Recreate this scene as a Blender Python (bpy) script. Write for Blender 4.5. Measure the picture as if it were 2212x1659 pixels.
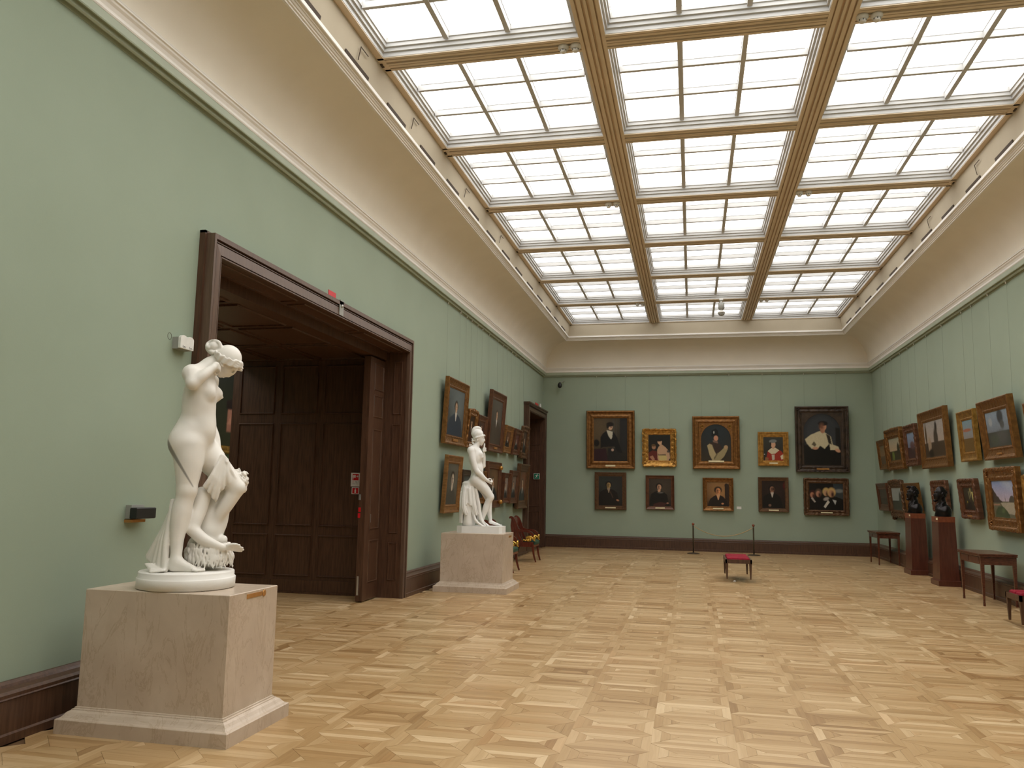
import bpy, bmesh, math, random
import numpy as np
from mathutils import Vector, Matrix
random.seed(7); RNG = np.random.RandomState(11)
SC = bpy.context.scene; COL = SC.collection; PI = math.pi
for o in list(bpy.data.objects): bpy.data.objects.remove(o)

# ------------------------------------------------------------------ camera, world, exposure
F_PX, YAW, PITCH, ROLL = 1749.17, 0.2190, 0.1299, 0.0166
cam_d = bpy.data.cameras.new('camera'); cam = bpy.data.objects.new('camera', cam_d); COL.objects.link(cam)
cam_d.sensor_fit = 'HORIZONTAL'; cam_d.sensor_width = 36.0; cam_d.lens = 36.0 * F_PX / 2212.0
cy_, sy_, cp_, sp_ = math.cos(YAW), math.sin(YAW), math.cos(PITCH), math.sin(PITCH)
fw = Vector((-sy_ * cp_, cy_ * cp_, sp_)); rt = Vector((cy_, sy_, 0)); up = rt.cross(fw)
cr_, sr_ = math.cos(ROLL), math.sin(ROLL)
rt2 = cr_ * rt + sr_ * up; up2 = -sr_ * rt + cr_ * up
M = Matrix((rt2, up2, -fw)).transposed().to_4x4(); M.translation = Vector((4.1696, 0, 1.6))
cam.matrix_world = M; SC.camera = cam; cam_d.clip_start = 0.05

SC.view_settings.view_transform = 'Standard'; SC.view_settings.look = 'None'
SC.view_settings.gamma = 1.0; SC.view_settings.use_curve_mapping = False
SC.view_settings.exposure = 0.24
SC.cycles.use_denoising = True; SC.cycles.max_bounces = 10; SC.cycles.diffuse_bounces = 6
SC.cycles.sample_clamp_indirect = 6.0
W = bpy.data.worlds.new('world'); SC.world = W; W.use_nodes = True
W.node_tree.nodes['Background'].inputs[0].default_value = (0.8, 0.85, 0.9, 1)
W.node_tree.nodes['Background'].inputs[1].default_value = 0.25
SKY_L = 2.95          # radiance of the back-lit ceiling glass

def area(name, loc, size, power, rot=(0, 0, 0), col=(1, 1, 1)):
    d = bpy.data.lights.new(name, 'AREA'); d.shape = 'RECTANGLE'; d.size, d.size_y = size; d.energy = power; d.color = col
    o = bpy.data.objects.new(name, d); COL.objects.link(o); o.location = loc; o.rotation_euler = rot; return o
area('next_room_light', (-4.0, 12.5, 4.6), (1.6, 8.0), 120, col=(1, .95, .88))
def spot(name, loc, tgt, power, ang, col=(1, .82, .6)):
    d = bpy.data.lights.new(name, 'SPOT'); d.energy = power; d.spot_size = ang; d.spot_blend = .35; d.color = col; d.shadow_soft_size = .04
    o = bpy.data.objects.new(name, d); COL.objects.link(o); o.location = loc
    o.rotation_euler = (Vector(tgt) - Vector(loc)).to_track_quat('-Z', 'Y').to_euler(); return o

# ------------------------------------------------------------------ helpers
def tag(o, label=None, cat=None, group=None, kind=None):
    if label: o['label'] = label
    if cat: o['category'] = cat
    if group: o['group'] = group
    if kind: o['kind'] = kind
    return o
def link(name, me, mat=None, parent=None, loc=None, rot=None):
    o = bpy.data.objects.new(name, me); COL.objects.link(o)
    if mat is not None:
        me.materials.clear()
        for m in (mat if isinstance(mat, (list, tuple)) else [mat]): me.materials.append(m)
    if parent is not None: o.parent = parent
    if loc is not None: o.location = loc
    if rot is not None: o.rotation_euler = rot
    return o
def empty(name, loc=(0, 0, 0), rz=0.0):
    o = bpy.data.objects.new(name, None); COL.objects.link(o); o.location = loc; o.rotation_euler = (0, 0, rz); o.empty_display_size = .1
    return o
class MB:
    """collects shapes into one mesh"""
    def __init__(s): s.v = []; s.f = []; s.m = []; s.sm = []
    def add(s, vs, fs, mi=0, smooth=False):
        n = len(s.v); s.v += [tuple(map(float, v)) for v in vs]; s.f += [tuple(n + i for i in f) for f in fs]; s.m += [mi] * len(fs); s.sm += [smooth] * len(fs); return s
    def box(s, a, b, mi=0):
        x0, y0, z0 = a; x1, y1, z1 = b
        x0, x1 = min(x0, x1), max(x0, x1); y0, y1 = min(y0, y1), max(y0, y1); z0, z1 = min(z0, z1), max(z0, z1)
        return s.add([(x0, y0, z0), (x1, y0, z0), (x1, y1, z0), (x0, y1, z0), (x0, y0, z1), (x1, y0, z1), (x1, y1, z1), (x0, y1, z1)],
                     [(0, 3, 2, 1), (4, 5, 6, 7), (0, 1, 5, 4), (1, 2, 6, 5), (2, 3, 7, 6), (3, 0, 4, 7)], mi)
    def bbox(s, a, b, r=.006, mi=0):
        """box with chamfered edges (stack of loops)"""
        x0, y0, z0 = a; x1, y1, z1 = b
        L = []
        for z, i in ((z0, r), (z0 + r, 0), (z1 - r, 0), (z1, r)):
            L.append([(x0 + i, y0 + i, z), (x1 - i, y0 + i, z), (x1 - i, y1 - i, z), (x0 + i, y1 - i, z)])
        return s.loops(L, mi, caps=True)
    def loops(s, L, mi=0, caps=True, smooth=False, closed=True):
        n = len(L[0]); vs = [p for l in L for p in l]; fs = []
        for i in range(len(L) - 1):
            for j in range(n if closed else n - 1):
                k = (j + 1) % n; fs.append((i * n + j, i * n + k, (i + 1) * n + k, (i + 1) * n + j))
        if caps: fs.append(tuple(range(n - 1, -1, -1))); fs.append(tuple((len(L) - 1) * n + j for j in range(n)))
        return s.add(vs, fs, mi, smooth)
    def tube(s, pts, r, n=10, mi=0, caps=True):
        pts = [Vector(p) for p in pts]; rr = r if isinstance(r, (list, tuple)) else [r] * len(pts); L = []
        up0 = Vector((0, 0, 1))
        for i, p in enumerate(pts):
            t = (pts[min(i + 1, len(pts) - 1)] - pts[max(i - 1, 0)]).normalized()
            u = t.cross(up0); 
            if u.length < 1e-3: u = t.cross(Vector((0, 1, 0)))
            u.normalize(); w = t.cross(u).normalized()
            L.append([p + rr[i] * (math.cos(2 * PI * k / n) * u - math.sin(2 * PI * k / n) * w) for k in range(n)])
        return s.loops(L, mi, caps, True)
    def lathe(s, prof, n=24, c=(0, 0, 0), mi=0, smooth=True):
        L = [[(c[0] + r * math.cos(2 * PI * k / n), c[1] + r * math.sin(2 * PI * k / n), c[2] + z) for k in range(n)] for r, z in prof]
        return s.loops(L, mi, True, smooth)
    def strip(s, path, sec, mi=0, caps=True):
        """sweep rectangle sec=(half width along y, half thickness) along a path in the xz plane at y"""
        sec = sec if isinstance(sec, list) else [sec] * len(path)
        if len(path) > 2:
            P = np.array([list(p) + list(q) for p, q in zip(path, sec)], float); P = np.vstack([2 * P[0] - P[1], P, 2 * P[-1] - P[-2]]); Q = []
            for i in range(1, len(P) - 2):
                p0, p1, p2, p3 = P[i - 1:i + 3]
                for t in (0, .25, .5, .75): Q.append(.5 * (2 * p1 + (p2 - p0) * t + (2 * p0 - 5 * p1 + 4 * p2 - p3) * t * t + (3 * p1 - p0 - 3 * p2 + p3) * t ** 3))
            Q.append(P[-2]); path = [q[:3] for q in Q]; sec = [(max(.004, q[3]), max(.004, q[4])) for q in Q]
        pts = [Vector(p) for p in path]; L = []
        for i, p in enumerate(pts):
            t = (pts[min(i + 1, len(pts) - 1)] - pts[max(i - 1, 0)]).normalized(); nrm = Vector((-t.z, 0, t.x))
            a, b = sec[i] if isinstance(sec, list) else sec
            L.append([p + nrm * b + Vector((0, -a, 0)), p + nrm * b + Vector((0, a, 0)), p - nrm * b + Vector((0, a, 0)), p - nrm * b + Vector((0, -a, 0))])
        return s.loops(L, mi, caps)
    def mesh(s, name='mesh'):
        me = bpy.data.meshes.new(name); me.from_pydata(s.v, [], s.f)
        me.polygons.foreach_set('material_index', s.m); me.polygons.foreach_set('use_smooth', s.sm); me.update(); return me
    def build(s, name, mat, parent=None, loc=None, rot=None): return link(name, s.mesh(name), mat, parent, loc, rot)
def copy_tree(o, parent=None):
    c = o.copy(); COL.objects.link(c)
    if parent is not None: c.parent = parent
    for ch in o.children: copy_tree(ch, c)
    return c

# ------------------------------------------------------------------ materials
def newmat(name):
    m = bpy.data.materials.new(name); m.use_nodes = True; nt = m.node_tree; b = nt.nodes['Principled BSDF']; return m, nt, b
def N(nt, t, **k):
    n = nt.nodes.new(t)
    for a, v in k.items():
        if a in n.inputs: n.inputs[a].default_value = v
        else: setattr(n, a, v)
    return n
def ramp(nt, fac, stops):
    r = nt.nodes.new('ShaderNodeValToRGB'); e = r.color_ramp.elements
    while len(e) < len(stops): e.new(.5)
    for i, (p, c) in enumerate(stops): e[i].position = p; e[i].color = (*c, 1)
    nt.links.new(fac, r.inputs[0]); return r.outputs[0]
def coords(nt, scale=(1, 1, 1)):
    tc = nt.nodes.new('ShaderNodeTexCoord'); mp = nt.nodes.new('ShaderNodeMapping'); mp.inputs['Scale'].default_value = scale
    nt.links.new(tc.outputs['Object'], mp.inputs[0]); return mp.outputs[0]
def noise_mat(name, c1, c2, scale=6, rough=.6, metallic=0, bump=0, bscale=None, stretch=(1, 1, 1), detail=4, spec=.5):
    m, nt, b = newmat(name); v = coords(nt, stretch)
    n = N(nt, 'ShaderNodeTexNoise', Scale=scale, Detail=detail); nt.links.new(v, n.inputs['Vector'])
    nt.links.new(ramp(nt, n.outputs['Fac'], [(.3, c1), (.7, c2)]), b.inputs['Base Color'])
    b.inputs['Roughness'].default_value = rough; b.inputs['Metallic'].default_value = metallic; b.inputs['Specular IOR Level'].default_value = spec
    if bump:
        n2 = N(nt, 'ShaderNodeTexNoise', Scale=bscale or scale * 8, Detail=4); nt.links.new(v, n2.inputs['Vector'])
        bp = N(nt, 'ShaderNodeBump', Strength=bump, Distance=.01); nt.links.new(n2.outputs['Fac'], bp.inputs['Height']); nt.links.new(bp.outputs[0], b.inputs['Normal'])
    return m
def plain(name, c, rough=.5, metallic=0, spec=.5):
    return noise_mat(name, tuple(x * .95 for x in c), tuple(min(1, x * 1.04) for x in c), 20, rough, metallic, spec=spec)
def emis(name, c, s):
    m, nt, b = newmat(name); b.inputs['Base Color'].default_value = (.8, .8, .8, 1); b.inputs['Emission Color'].default_value = (*c, 1); b.inputs['Emission Strength'].default_value = s; return m
M_ = {}
M_['green'] = noise_mat('green_wall_paint', (.287, .345, .262), (.305, .366, .281), 1.2, .75, bump=.04, bscale=90, spec=.25)
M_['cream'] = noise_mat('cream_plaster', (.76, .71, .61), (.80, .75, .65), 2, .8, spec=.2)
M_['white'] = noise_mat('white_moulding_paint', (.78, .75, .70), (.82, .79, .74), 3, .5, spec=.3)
M_['bar'] = noise_mat('skylight_bar_paint', (.66, .56, .42), (.72, .61, .47), 3, .55, spec=.3)
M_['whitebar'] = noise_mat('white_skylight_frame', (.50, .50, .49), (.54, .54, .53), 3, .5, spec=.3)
M_['jointshade'] = plain('glazing_joint_painted_shade', (.10, .10, .10), .7)  # grey strip over each muntin, the shadow line at the pane joint as colour
M_['groove'] = plain('dark_groove', (.06, .04, .025), .8)
M_['wood'] = noise_mat('dark_walnut_wood', (.052, .023, .012), (.100, .048, .026), 5, .38, stretch=(9, 9, .7), bump=.05, spec=.45)
M_['woodlt'] = noise_mat('mid_brown_wood', (.085, .048, .030), (.13, .078, .052), 5, .35, stretch=(9, 9, .7), bump=.05, spec=.5)
M_['mahog'] = noise_mat('red_mahogany', (.075, .013, .007), (.14, .028, .014), 6, .22, stretch=(6, 6, 1.2), spec=.6)
M_['mahogdk'] = noise_mat('plinth_mahogany', (.065, .017, .009), (.105, .03, .016), 5, .3, stretch=(7, 7, .8), spec=.5)
M_['mahoglt'] = noise_mat('light_mahogany_band', (.16, .042, .017), (.22, .062, .026), 5, .3, stretch=(7, 1, 2), spec=.5)
M_['tablewood'] = noise_mat('table_mahogany', (.06, .018, .010), (.13, .042, .02), 6, .25, stretch=(3, 8, 8), spec=.5)
M_['marble'] = noise_mat('white_marble', (.74, .71, .66), (.80, .775, .73), 5, .42, bump=.03, bscale=40, spec=.4)
M_['marble2'] = noise_mat('cool_white_marble', (.78, .77, .74), (.83, .82, .80), 5, .4, spec=.4)
M_['bronze'] = noise_mat('black_bronze', (.012, .011, .011), (.03, .026, .026), 8, .28, metallic=.75)
M_['swan'] = noise_mat('burnished_gold', (.62, .34, .06), (.90, .60, .14), 14, .28, metallic=.85)
M_['oldgold'] = noise_mat('honey_wood_frame', (.16, .070, .020), (.32, .155, .05), 6, .38, metallic=.35, stretch=(1, 1, 4))
M_['brass'] = noise_mat('brass_plate', (.42, .20, .06), (.55, .28, .09), 12, .35, metallic=.5)
M_['cardplate'] = plain('cream_name_card', (.75, .66, .42), .5)
M_['gold'] = noise_mat('bright_gilding', (.28, .13, .028), (.58, .32, .08), 14, .32, metallic=.75, bump=.25, bscale=60)
M_['gilt'] = noise_mat('aged_gilding', (.155, .066, .018), (.27, .125, .034), 16, .38, metallic=.6, bump=.35, bscale=45)
M_['giltdk'] = noise_mat('dark_gilding', (.085, .042, .020), (.15, .078, .034), 16, .42, metallic=.45, bump=.35, bscale=45)
M_['framebr'] = noise_mat('red_brown_frame', (.085, .034, .017), (.14, .056, .026), 12, .35, metallic=.25, bump=.2, bscale=45)
M_['framedk'] = noise_mat('black_brown_frame', (.028, .018, .012), (.065, .04, .024), 7, .4, metallic=.2, bump=.3, bscale=45)
M_['red'] = noise_mat('crimson_velvet', (.19, .006, .018), (.30, .012, .03), 18, .75, bump=.1, bscale=200, spec=.2)
M_['greenseat'] = plain('dark_green_silk', (.012, .06, .035), .55)
M_['steel'] = plain('brushed_steel', (.55, .55, .53), .3, .8)
M_['black'] = plain('black_plastic', (.012, .012, .012), .4)
M_['whitep'] = plain('white_plastic', (.72, .71, .67), .4)
M_['greyp'] = plain('grey_plastic', (.30, .30, .27), .45)
M_['signred'] = plain('sign_red', (.55, .008, .015), .4)
M_['signwhite'] = plain('sign_white', (.75, .72, .68), .4)
M_['signgreen'] = plain('sign_green', (.005, .17, .09), .4)
M_['yellow'] = plain('yellow_sticker', (.7, .45, .02), .5)
M_['rope'] = noise_mat('twisted_gold_rope', (.35, .24, .10), (.50, .36, .17), 60, .7)
M_['wire'] = plain('grey_green_wire', (.17, .20, .15), .6)
M_['hook'] = plain('pale_metal_hook', (.75, .75, .70), .4)
GLOW = [emis('backlit_ceiling_glass', (1.0, .985, .965), SKY_L * g) for g in (1.15, 1.20, 1.22, 1.20, 1.15, 1.06, .96, .87, .80, .74)]

def mat_pedestal():
    m, nt, b = newmat('beige_pink_marble'); v = coords(nt)
    n = N(nt, 'ShaderNodeTexNoise', Scale=3.5, Detail=6, Roughness=.6, Distortion=.6); nt.links.new(v, n.inputs['Vector'])
    base = ramp(nt, n.outputs['Fac'], [(.3, (.47, .375, .29)), (.55, (.53, .43, .335)), (.75, (.59, .49, .395))])
    mp = N(nt, 'ShaderNodeMapping'); mp.inputs['Rotation'].default_value = (.3, .5, .4); mp.inputs['Scale'].default_value = (2.3, 2.3, .8); nt.links.new(v, mp.inputs[0])
    n2 = N(nt, 'ShaderNodeTexNoise', Scale=2.0, Detail=8, Roughness=.65, Distortion=1.2); nt.links.new(mp.outputs[0], n2.inputs['Vector'])
    vein = ramp(nt, n2.outputs['Fac'], [(.470, (1, 1, 1)), (.500, (.80, .76, .70)), (.520, (1, 1, 1))])
    sp = N(nt, 'ShaderNodeTexVoronoi', Scale=28); nt.links.new(v, sp.inputs['Vector'])
    spk = ramp(nt, sp.outputs['Distance'], [(.02, (1.18, 1.15, 1.1)), (.09, (1, 1, 1))])
    mx = N(nt, 'ShaderNodeMix', data_type='RGBA', blend_type='MULTIPLY'); mx.inputs[0].default_value = .8
    nt.links.new(base, mx.inputs[6]); nt.links.new(vein, mx.inputs[7])
    mx2 = N(nt, 'ShaderNodeMix', data_type='RGBA', blend_type='MULTIPLY'); mx2.inputs[0].default_value = .8
    nt.links.new(mx.outputs[2], mx2.inputs[6]); nt.links.new(spk, mx2.inputs[7]); nt.links.new(mx2.outputs[2], b.inputs['Base Color'])
    b.inputs['Roughness'].default_value = .32; return m
M_['ped'] = mat_pedestal()

def mat_floor():
    m, nt, b = newmat('oak_parquet')
    at = N(nt, 'ShaderNodeAttribute', attribute_name='tone'); sep = N(nt, 'ShaderNodeSeparateColor'); nt.links.new(at.outputs['Color'], sep.inputs[0])
    geo = N(nt, 'ShaderNodeNewGeometry')
    gs = []
    for sc in ((2.5, 45, 1), (45, 2.5, 1)):
        mp = N(nt, 'ShaderNodeMapping'); mp.inputs['Scale'].default_value = sc; nt.links.new(geo.outputs['Position'], mp.inputs[0])
        n = N(nt, 'ShaderNodeTexNoise', Scale=1.0, Detail=5, Distortion=.4); nt.links.new(mp.outputs[0], n.inputs['Vector']); gs.append(n)
    mg = N(nt, 'ShaderNodeMix', data_type='FLOAT'); nt.links.new(sep.outputs[2], mg.inputs[0]); nt.links.new(gs[0].outputs['Fac'], mg.inputs[2]); nt.links.new(gs[1].outputs['Fac'], mg.inputs[3])
    ad = N(nt, 'ShaderNodeMath', operation='MULTIPLY_ADD'); nt.links.new(mg.outputs[0], ad.inputs[0]); ad.inputs[1].default_value = .55; nt.links.new(sep.outputs[0], ad.inputs[2])
    sb = N(nt, 'ShaderNodeMath', operation='SUBTRACT'); nt.links.new(ad.outputs[0], sb.inputs[0]); sb.inputs[1].default_value = .27
    c = ramp(nt, sb.outputs[0], [(.0, (.26, .145, .055)), (.35, (.39, .245, .110)), (.65, (.47, .315, .158)), (1.0, (.62, .455, .265))])
    big = N(nt, 'ShaderNodeTexNoise', Scale=.55, Detail=2); nt.links.new(geo.outputs['Position'], big.inputs['Vector'])
    a2 = N(nt, 'ShaderNodeMath', operation='MULTIPLY_ADD'); nt.links.new(big.outputs['Fac'], a2.inputs[0]); a2.inputs[1].default_value = .8; nt.links.new(sep.outputs[1], a2.inputs[2])
    f2 = N(nt, 'ShaderNodeMapRange'); nt.links.new(a2.outputs[0], f2.inputs[0]); f2.inputs[1].default_value = .75; f2.inputs[2].default_value = 1.45; f2.inputs[4].default_value = .75
    mx = N(nt, 'ShaderNodeMix', data_type='RGBA', blend_type='MULTIPLY'); nt.links.new(f2.outputs[0], mx.inputs[0]); nt.links.new(c, mx.inputs[6]); mx.inputs[7].default_value = (.86, .62, .42, 1)
    nt.links.new(mx.outputs[2], b.inputs['Base Color'])
    b.inputs['Roughness'].default_value = .30; b.inputs['Specular IOR Level'].default_value = .38
    return m
M_['floor'] = mat_floor()
def mat_attr(name, rough=.4, attr='paint', spec=.4):
    m, nt, b = newmat(name); at = N(nt, 'ShaderNodeAttribute', attribute_name=attr); nt.links.new(at.outputs['Color'], b.inputs['Base Color'])
    b.inputs['Roughness'].default_value = rough; b.inputs['Specular IOR Level'].default_value = spec; return m
M_['canvas'] = mat_attr('painted_canvas', .35)
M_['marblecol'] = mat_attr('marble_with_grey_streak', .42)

# ------------------------------------------------------------------ room shell (metres; x right, y into the hall, z up)
XL, XR, YB, YF = -0.10, 9.00, -2.58, 23.48
ZR = 5.02                                   # top of the picture rail
# floor slab and parquet
fl = MB().box((-5.2, YB, -.25), (9.4, YF + .4, -.012)).build('floor', noise_mat('subfloor_oak', (.10, .055, .025), (.16, .09, .04), 5, .5)); tag(fl, kind='structure')
TW, TH, RW, G = .5355, .3525, .0587, .0009
def tile_strips(x0, y0):
    out = []
    for k in range(3):
        a, b = k * RW, (k + 1) * RW
        xa, xb, ya, yb = x0 + a, x0 + TW - a, y0 + a, y0 + TH - a
        xc, xd, yc, yd = x0 + b, x0 + TW - b, y0 + b, y0 + TH - b
        if yd < yc: yc = yd = (y0 + y0 + TH) / 2
        out += [([(xa, ya), (xb, ya), (xd, yc), (xc, yc)], 0), ([(xa, yb), (xc, yd), (xd, yd), (xb, yb)], 0),
                ([(xa, ya), (xc, yc), (xc, yd), (xa, yb)], 1), ([(xb, ya), (xb, yb), (xd, yd), (xd, yc)], 1)]
    return out
def strip_geo(poly):
    c = np.mean(poly, axis=0); P = []
    for p in poly:
        d = c - np.array(p); L = np.linalg.norm(d); P.append(np.array(p) + d / L * min(G * 1.3, L * .3))
    h = random.uniform(-.0004, .0004)
    return [(p[0], p[1], h) for p in P] + [(p[0], p[1], -.012) for p in P]
FACES = [(0, 1, 2, 3), (0, 4, 5, 1), (1, 5, 6, 2), (2, 6, 7, 3), (3, 7, 4, 0)]
def set_tone(me, cols, per):
    ca = me.color_attributes.new('tone', 'FLOAT_COLOR', 'POINT'); ca.data.foreach_set('color', np.repeat(np.array(cols, dtype=np.float32), per, axis=0).ravel())
allst = []
for c in range(-10, 18):
    x0 = .1435 + c * TW
    for r in range(0, 66):
        y0 = 1.12 + r * TH + (TH / 2 if c % 2 else 0)
        inside = (x0 > -.75 and y0 < YF + .1) or (x0 + TW > -5.0 and 6.0 < y0 < 11.9) or (x0 + TW > -5.0 and x0 < -3.0 and 5 < y0 < 17)
        if not inside: continue
        tt = random.gauss(.5, .085); hh = random.random() * .25
        for poly, ori in tile_strips(x0, y0):
            cx, cy = np.mean(poly, axis=0)
            if x0 < -.1 and not (6.0 < y0 < 11.9) and x0 > -3.2 and cx < -.1: continue
            allst.append((poly, ori, min(1, max(0, random.gauss(tt, .16) + (.3 if random.random() < .06 else 0))), hh + random.random() * .35, math.hypot(cx - 4.17, cy) if (cy > 4.1 and -.29 - .05 < (cx - 4.17) / cy + .22 < .9) else 1e9))
allst.sort(key=lambda s: s[4])
for poly, ori, t, h, d in allst[:298]:
    me = bpy.data.meshes.new('plank'); me.from_pydata(strip_geo(poly), [], FACES); set_tone(me, [(t, h, ori, 1)], 8); link('plank', me, M_['floor'], fl)
vs, fs, cs = [], [], []
for i, (poly, ori, t, h, d) in enumerate(allst[298:]):
    vs += strip_geo(poly); fs += [tuple(i * 8 + k for k in f) for f in FACES]; cs.append((t, h, ori, 1))
me = bpy.data.meshes.new('parquet_planks'); me.from_pydata(vs, [], fs); set_tone(me, cs, 8); tag(link('parquet_planks', me, M_['floor'], fl), kind='stuff')

D1 = (6.33, 11.56, 3.70); D2 = (20.85, 23.2, 3.74)
wl = MB()
for a, b in ((YB - .3, D1[0]), (D1[1], D2[0]), (D2[1], YF + .3)): wl.box((-.45, a, -.2), (XL, b, 5.3))
wl.box((-.45, D1[0], D1[2]), (XL, D1[1], 5.3)).box((-.45, D2[0], D2[2]), (XL, D2[1], 5.3))
tag(wl.build('wall_left', M_['green']), kind='structure')
tag(MB().box((XR, YB - .3, -.2), (XR + .3, YF + .3, 5.3)).build('wall_right', M_['green']), kind='structure')
tag(MB().box((XL, YF, -.2), (XR, YF + .3, 5.3)).build('wall_far', M_['green']), kind='structure')
tag(MB().box((XL, YB - .3, -.2), (XR, YB, 5.3)).build('wall_back', M_['green']), kind='structure')

def ring_sweep(prof, x0=XL, x1=XR, y0=YB, y1=YF, smooth=False, mi=0, mb=None):
    mb = mb or MB(); L = []
    for d, z in prof: L.append([(x0 + d, y0 + d, z), (x1 - d, y0 + d, z), (x1 - d, y1 - d, z), (x0 + d, y1 - d, z)])
    n = len(L)
    for s in range(4):
        k = (s + 1) % 4
        mb.loops([[L[i][s], L[i][k]] for i in range(n)], mi, caps=False, smooth=smooth, closed=False)
    return mb
# baseboards, one per side
bbp = [(0, .345), (.02, .345), (.04, .33), (.05, .315), (.105, .305), (.125, .29), (.125, .27), (.132, .262), (.125, .255), (.125, .06), (.14, .05), (.14, 0)]
def baseboard(name, p0, p1, n):
    """p0,p1 on the wall line; n inward normal; m mitre at ends"""
    mb = MB(); p0, p1, n = Vector(p0), Vector(p1), Vector(n)
    mb.loops([[(p0.x + n.x * d, p0.y + n.y * d, z), (p1.x + n.x * d, p1.y + n.y * d, z)] for d, z in bbp], caps=False, closed=False)
    for p, fl_ in ((p0, 0), (p1, 1)):
        vs_ = [(p.x + n.x * d, p.y + n.y * d, z) for d, z in bbp] + [(p.x, p.y, 0)]
        mb.add(vs_, [tuple(range(len(vs_)))])
    o = mb.build(name, M_['wood']); tag(o, kind='structure')
baseboard('baseboard_left', (XL, YB), (XL, 6.26), (1, 0)); baseboard('baseboard_left_middle', (XL, 11.62), (XL, 20.66), (1, 0))
baseboard('baseboard_right', (XR, YB), (XR, YF), (-1, 0)); baseboard('baseboard_far', (XL, YF), (XR, YF), (0, -1)); baseboard('baseboard_back', (XL, YB), (XR, YB), (0, 1))

# picture rail, cornice, cove, upper moulding, skylight well
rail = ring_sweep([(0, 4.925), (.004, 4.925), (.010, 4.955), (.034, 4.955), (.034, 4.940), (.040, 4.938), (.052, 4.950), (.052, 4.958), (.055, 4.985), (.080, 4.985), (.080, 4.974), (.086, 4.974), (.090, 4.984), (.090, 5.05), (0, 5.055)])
rail.m = [1 if i % 14 in (0, 1, 2, 3, 7, 8, 9) else 0 for i in range(len(rail.f))]  # channel and underside faces: shadow under the rail painted in near-black
tag(rail.build('trim_1', [noise_mat('sage_rail_paint', (.34, .39, .29), (.38, .43, .33), 3, .5), plain('rail_channel_painted_shade', (.010, .012, .006), .9, spec=.1)]), kind='structure')
cor = ring_sweep([(0, 5.048), (.092, 5.05), (.098, 5.062), (.088, 5.070), (.082, 5.085), (.080, 5.100), (.092, 5.128), (.108, 5.145), (.112, 5.160), (.124, 5.168), (.124, 5.182), (.118, 5.185), (.122, 5.192), (.122, 5.197), (.108, 5.20)])
tag(cor.build('trim_2', M_['white']), kind='structure')
cove = [(.10 + .70 * (1 - math.cos(t)), 5.195 + .675 * math.sin(t)) for t in np.linspace(0, PI / 2, 22)]
ce = ring_sweep(cove, smooth=True)
ceil = ce.build('ceiling', M_['cream']); tag(ceil, kind='structure')
mo = ring_sweep([(.76, 5.872), (.79, 5.864), (.800, 5.864), (.802, 5.878), (.815, 5.884), (.818, 5.898), (.828, 5.902), (.838, 5.918), (.848, 5.922), (.850, 5.934), (.872, 5.938), (.878, 5.945), (.878, 5.985), (.84, 5.99)])
tag(mo.build('trim_3', M_['white']), kind='structure')
SX = [0.8203, 3.2057, 5.683, 8.0846]; SP = 2.4224; SY = [8.0257 + SP * k for k in range(-4, 7)]; ZS = 6.3032
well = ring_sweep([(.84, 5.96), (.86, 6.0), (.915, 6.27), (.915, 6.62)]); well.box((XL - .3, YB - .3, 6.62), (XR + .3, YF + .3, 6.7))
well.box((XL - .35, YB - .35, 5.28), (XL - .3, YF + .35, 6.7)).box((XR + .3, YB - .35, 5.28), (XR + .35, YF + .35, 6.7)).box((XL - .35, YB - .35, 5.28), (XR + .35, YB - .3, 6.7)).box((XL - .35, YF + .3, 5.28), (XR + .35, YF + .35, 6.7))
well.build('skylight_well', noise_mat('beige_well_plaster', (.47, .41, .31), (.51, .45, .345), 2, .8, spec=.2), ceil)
slot = MB().box((0, -.30, 0), (.012, .30, .07)).mesh('air_slot')
for k in range(-4, 12):
    for y in (8.64 + k * 1.178 + .02,):
        if YB + 1.2 < y < YF - 1.6:
            for s, x in ((1, XL + .858), (-1, XR - .858)):
                o = link('air_slot', slot, M_['groove'], ceil, (x, y, 5.965), (0, s * -.0, 0 if s > 0 else PI)); o.rotation_euler = (0, .2 * s, 0 if s > 0 else PI)
                o.rotation_euler = (0, .2, 0 if s > 0 else PI)
hatch = MB()
for a, b in (((0, -.2, .17), (.006, .0, .178)), ((0, -.2, .03), (.006, -.19, .178))): hatch.box(a, b)
hm = hatch.mesh('hatch_joint')
for i, y in enumerate((7.65, 9.32, 11.75, 14.1)):
    link('hatch_joint', hm, M_['groove'], ceil, (XL + .885, y, 6.03), (0, .2, 0))
    if i > 1: link('hatch_joint', hm, M_['groove'], ceil, (XR - .885, y, 6.03), (0, .2, PI))

# skylight beams: grooved strips under a backing
def beam(name, p0, p1, axis, wid=.275, inset=0):
    mb = MB(); x0, y0 = p0; x1, y1 = p1
    st = [(-.138, -.100, 0), (-.082, -.040, .004), (-.014, .014, -.004), (.040, .082, .004), (.100, .138, 0)]
    lo, hi = (x0, x1) if axis == 0 else (y0, y1); c = y0 if axis == 0 else x0
    def bx(a, b, z0, z1, mi=0):
        if axis == 0: mb.box((lo, c + a, z0), (hi, c + b, z1), mi)
        else: mb.box((c + a, lo, z0), (c + b, hi, z1), mi)
    for a, b, dz in st: bx(a, b, ZS + dz, ZS + .06)
    bx(-.115, .115, ZS + .040, ZS + .16, 1); bx(-.138, -.110, ZS + .058, ZS + .30); bx(.110, .138, ZS + .058, ZS + .30)
    o = mb.build(name, [M_['bar'], M_['groove']], ceil); return o
for x in SX[1:3]: beam('long_beam', (x, SY[0]), (x, SY[-1]), 1)
for k, y in enumerate(SY[1:-1]):
    for i in range(3):
        beam('cross_beam', (SX[i] + (.138 if i else .0), y), (SX[i + 1] - (.138 if i < 2 else 0), y), 0)
eb = MB()
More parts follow.
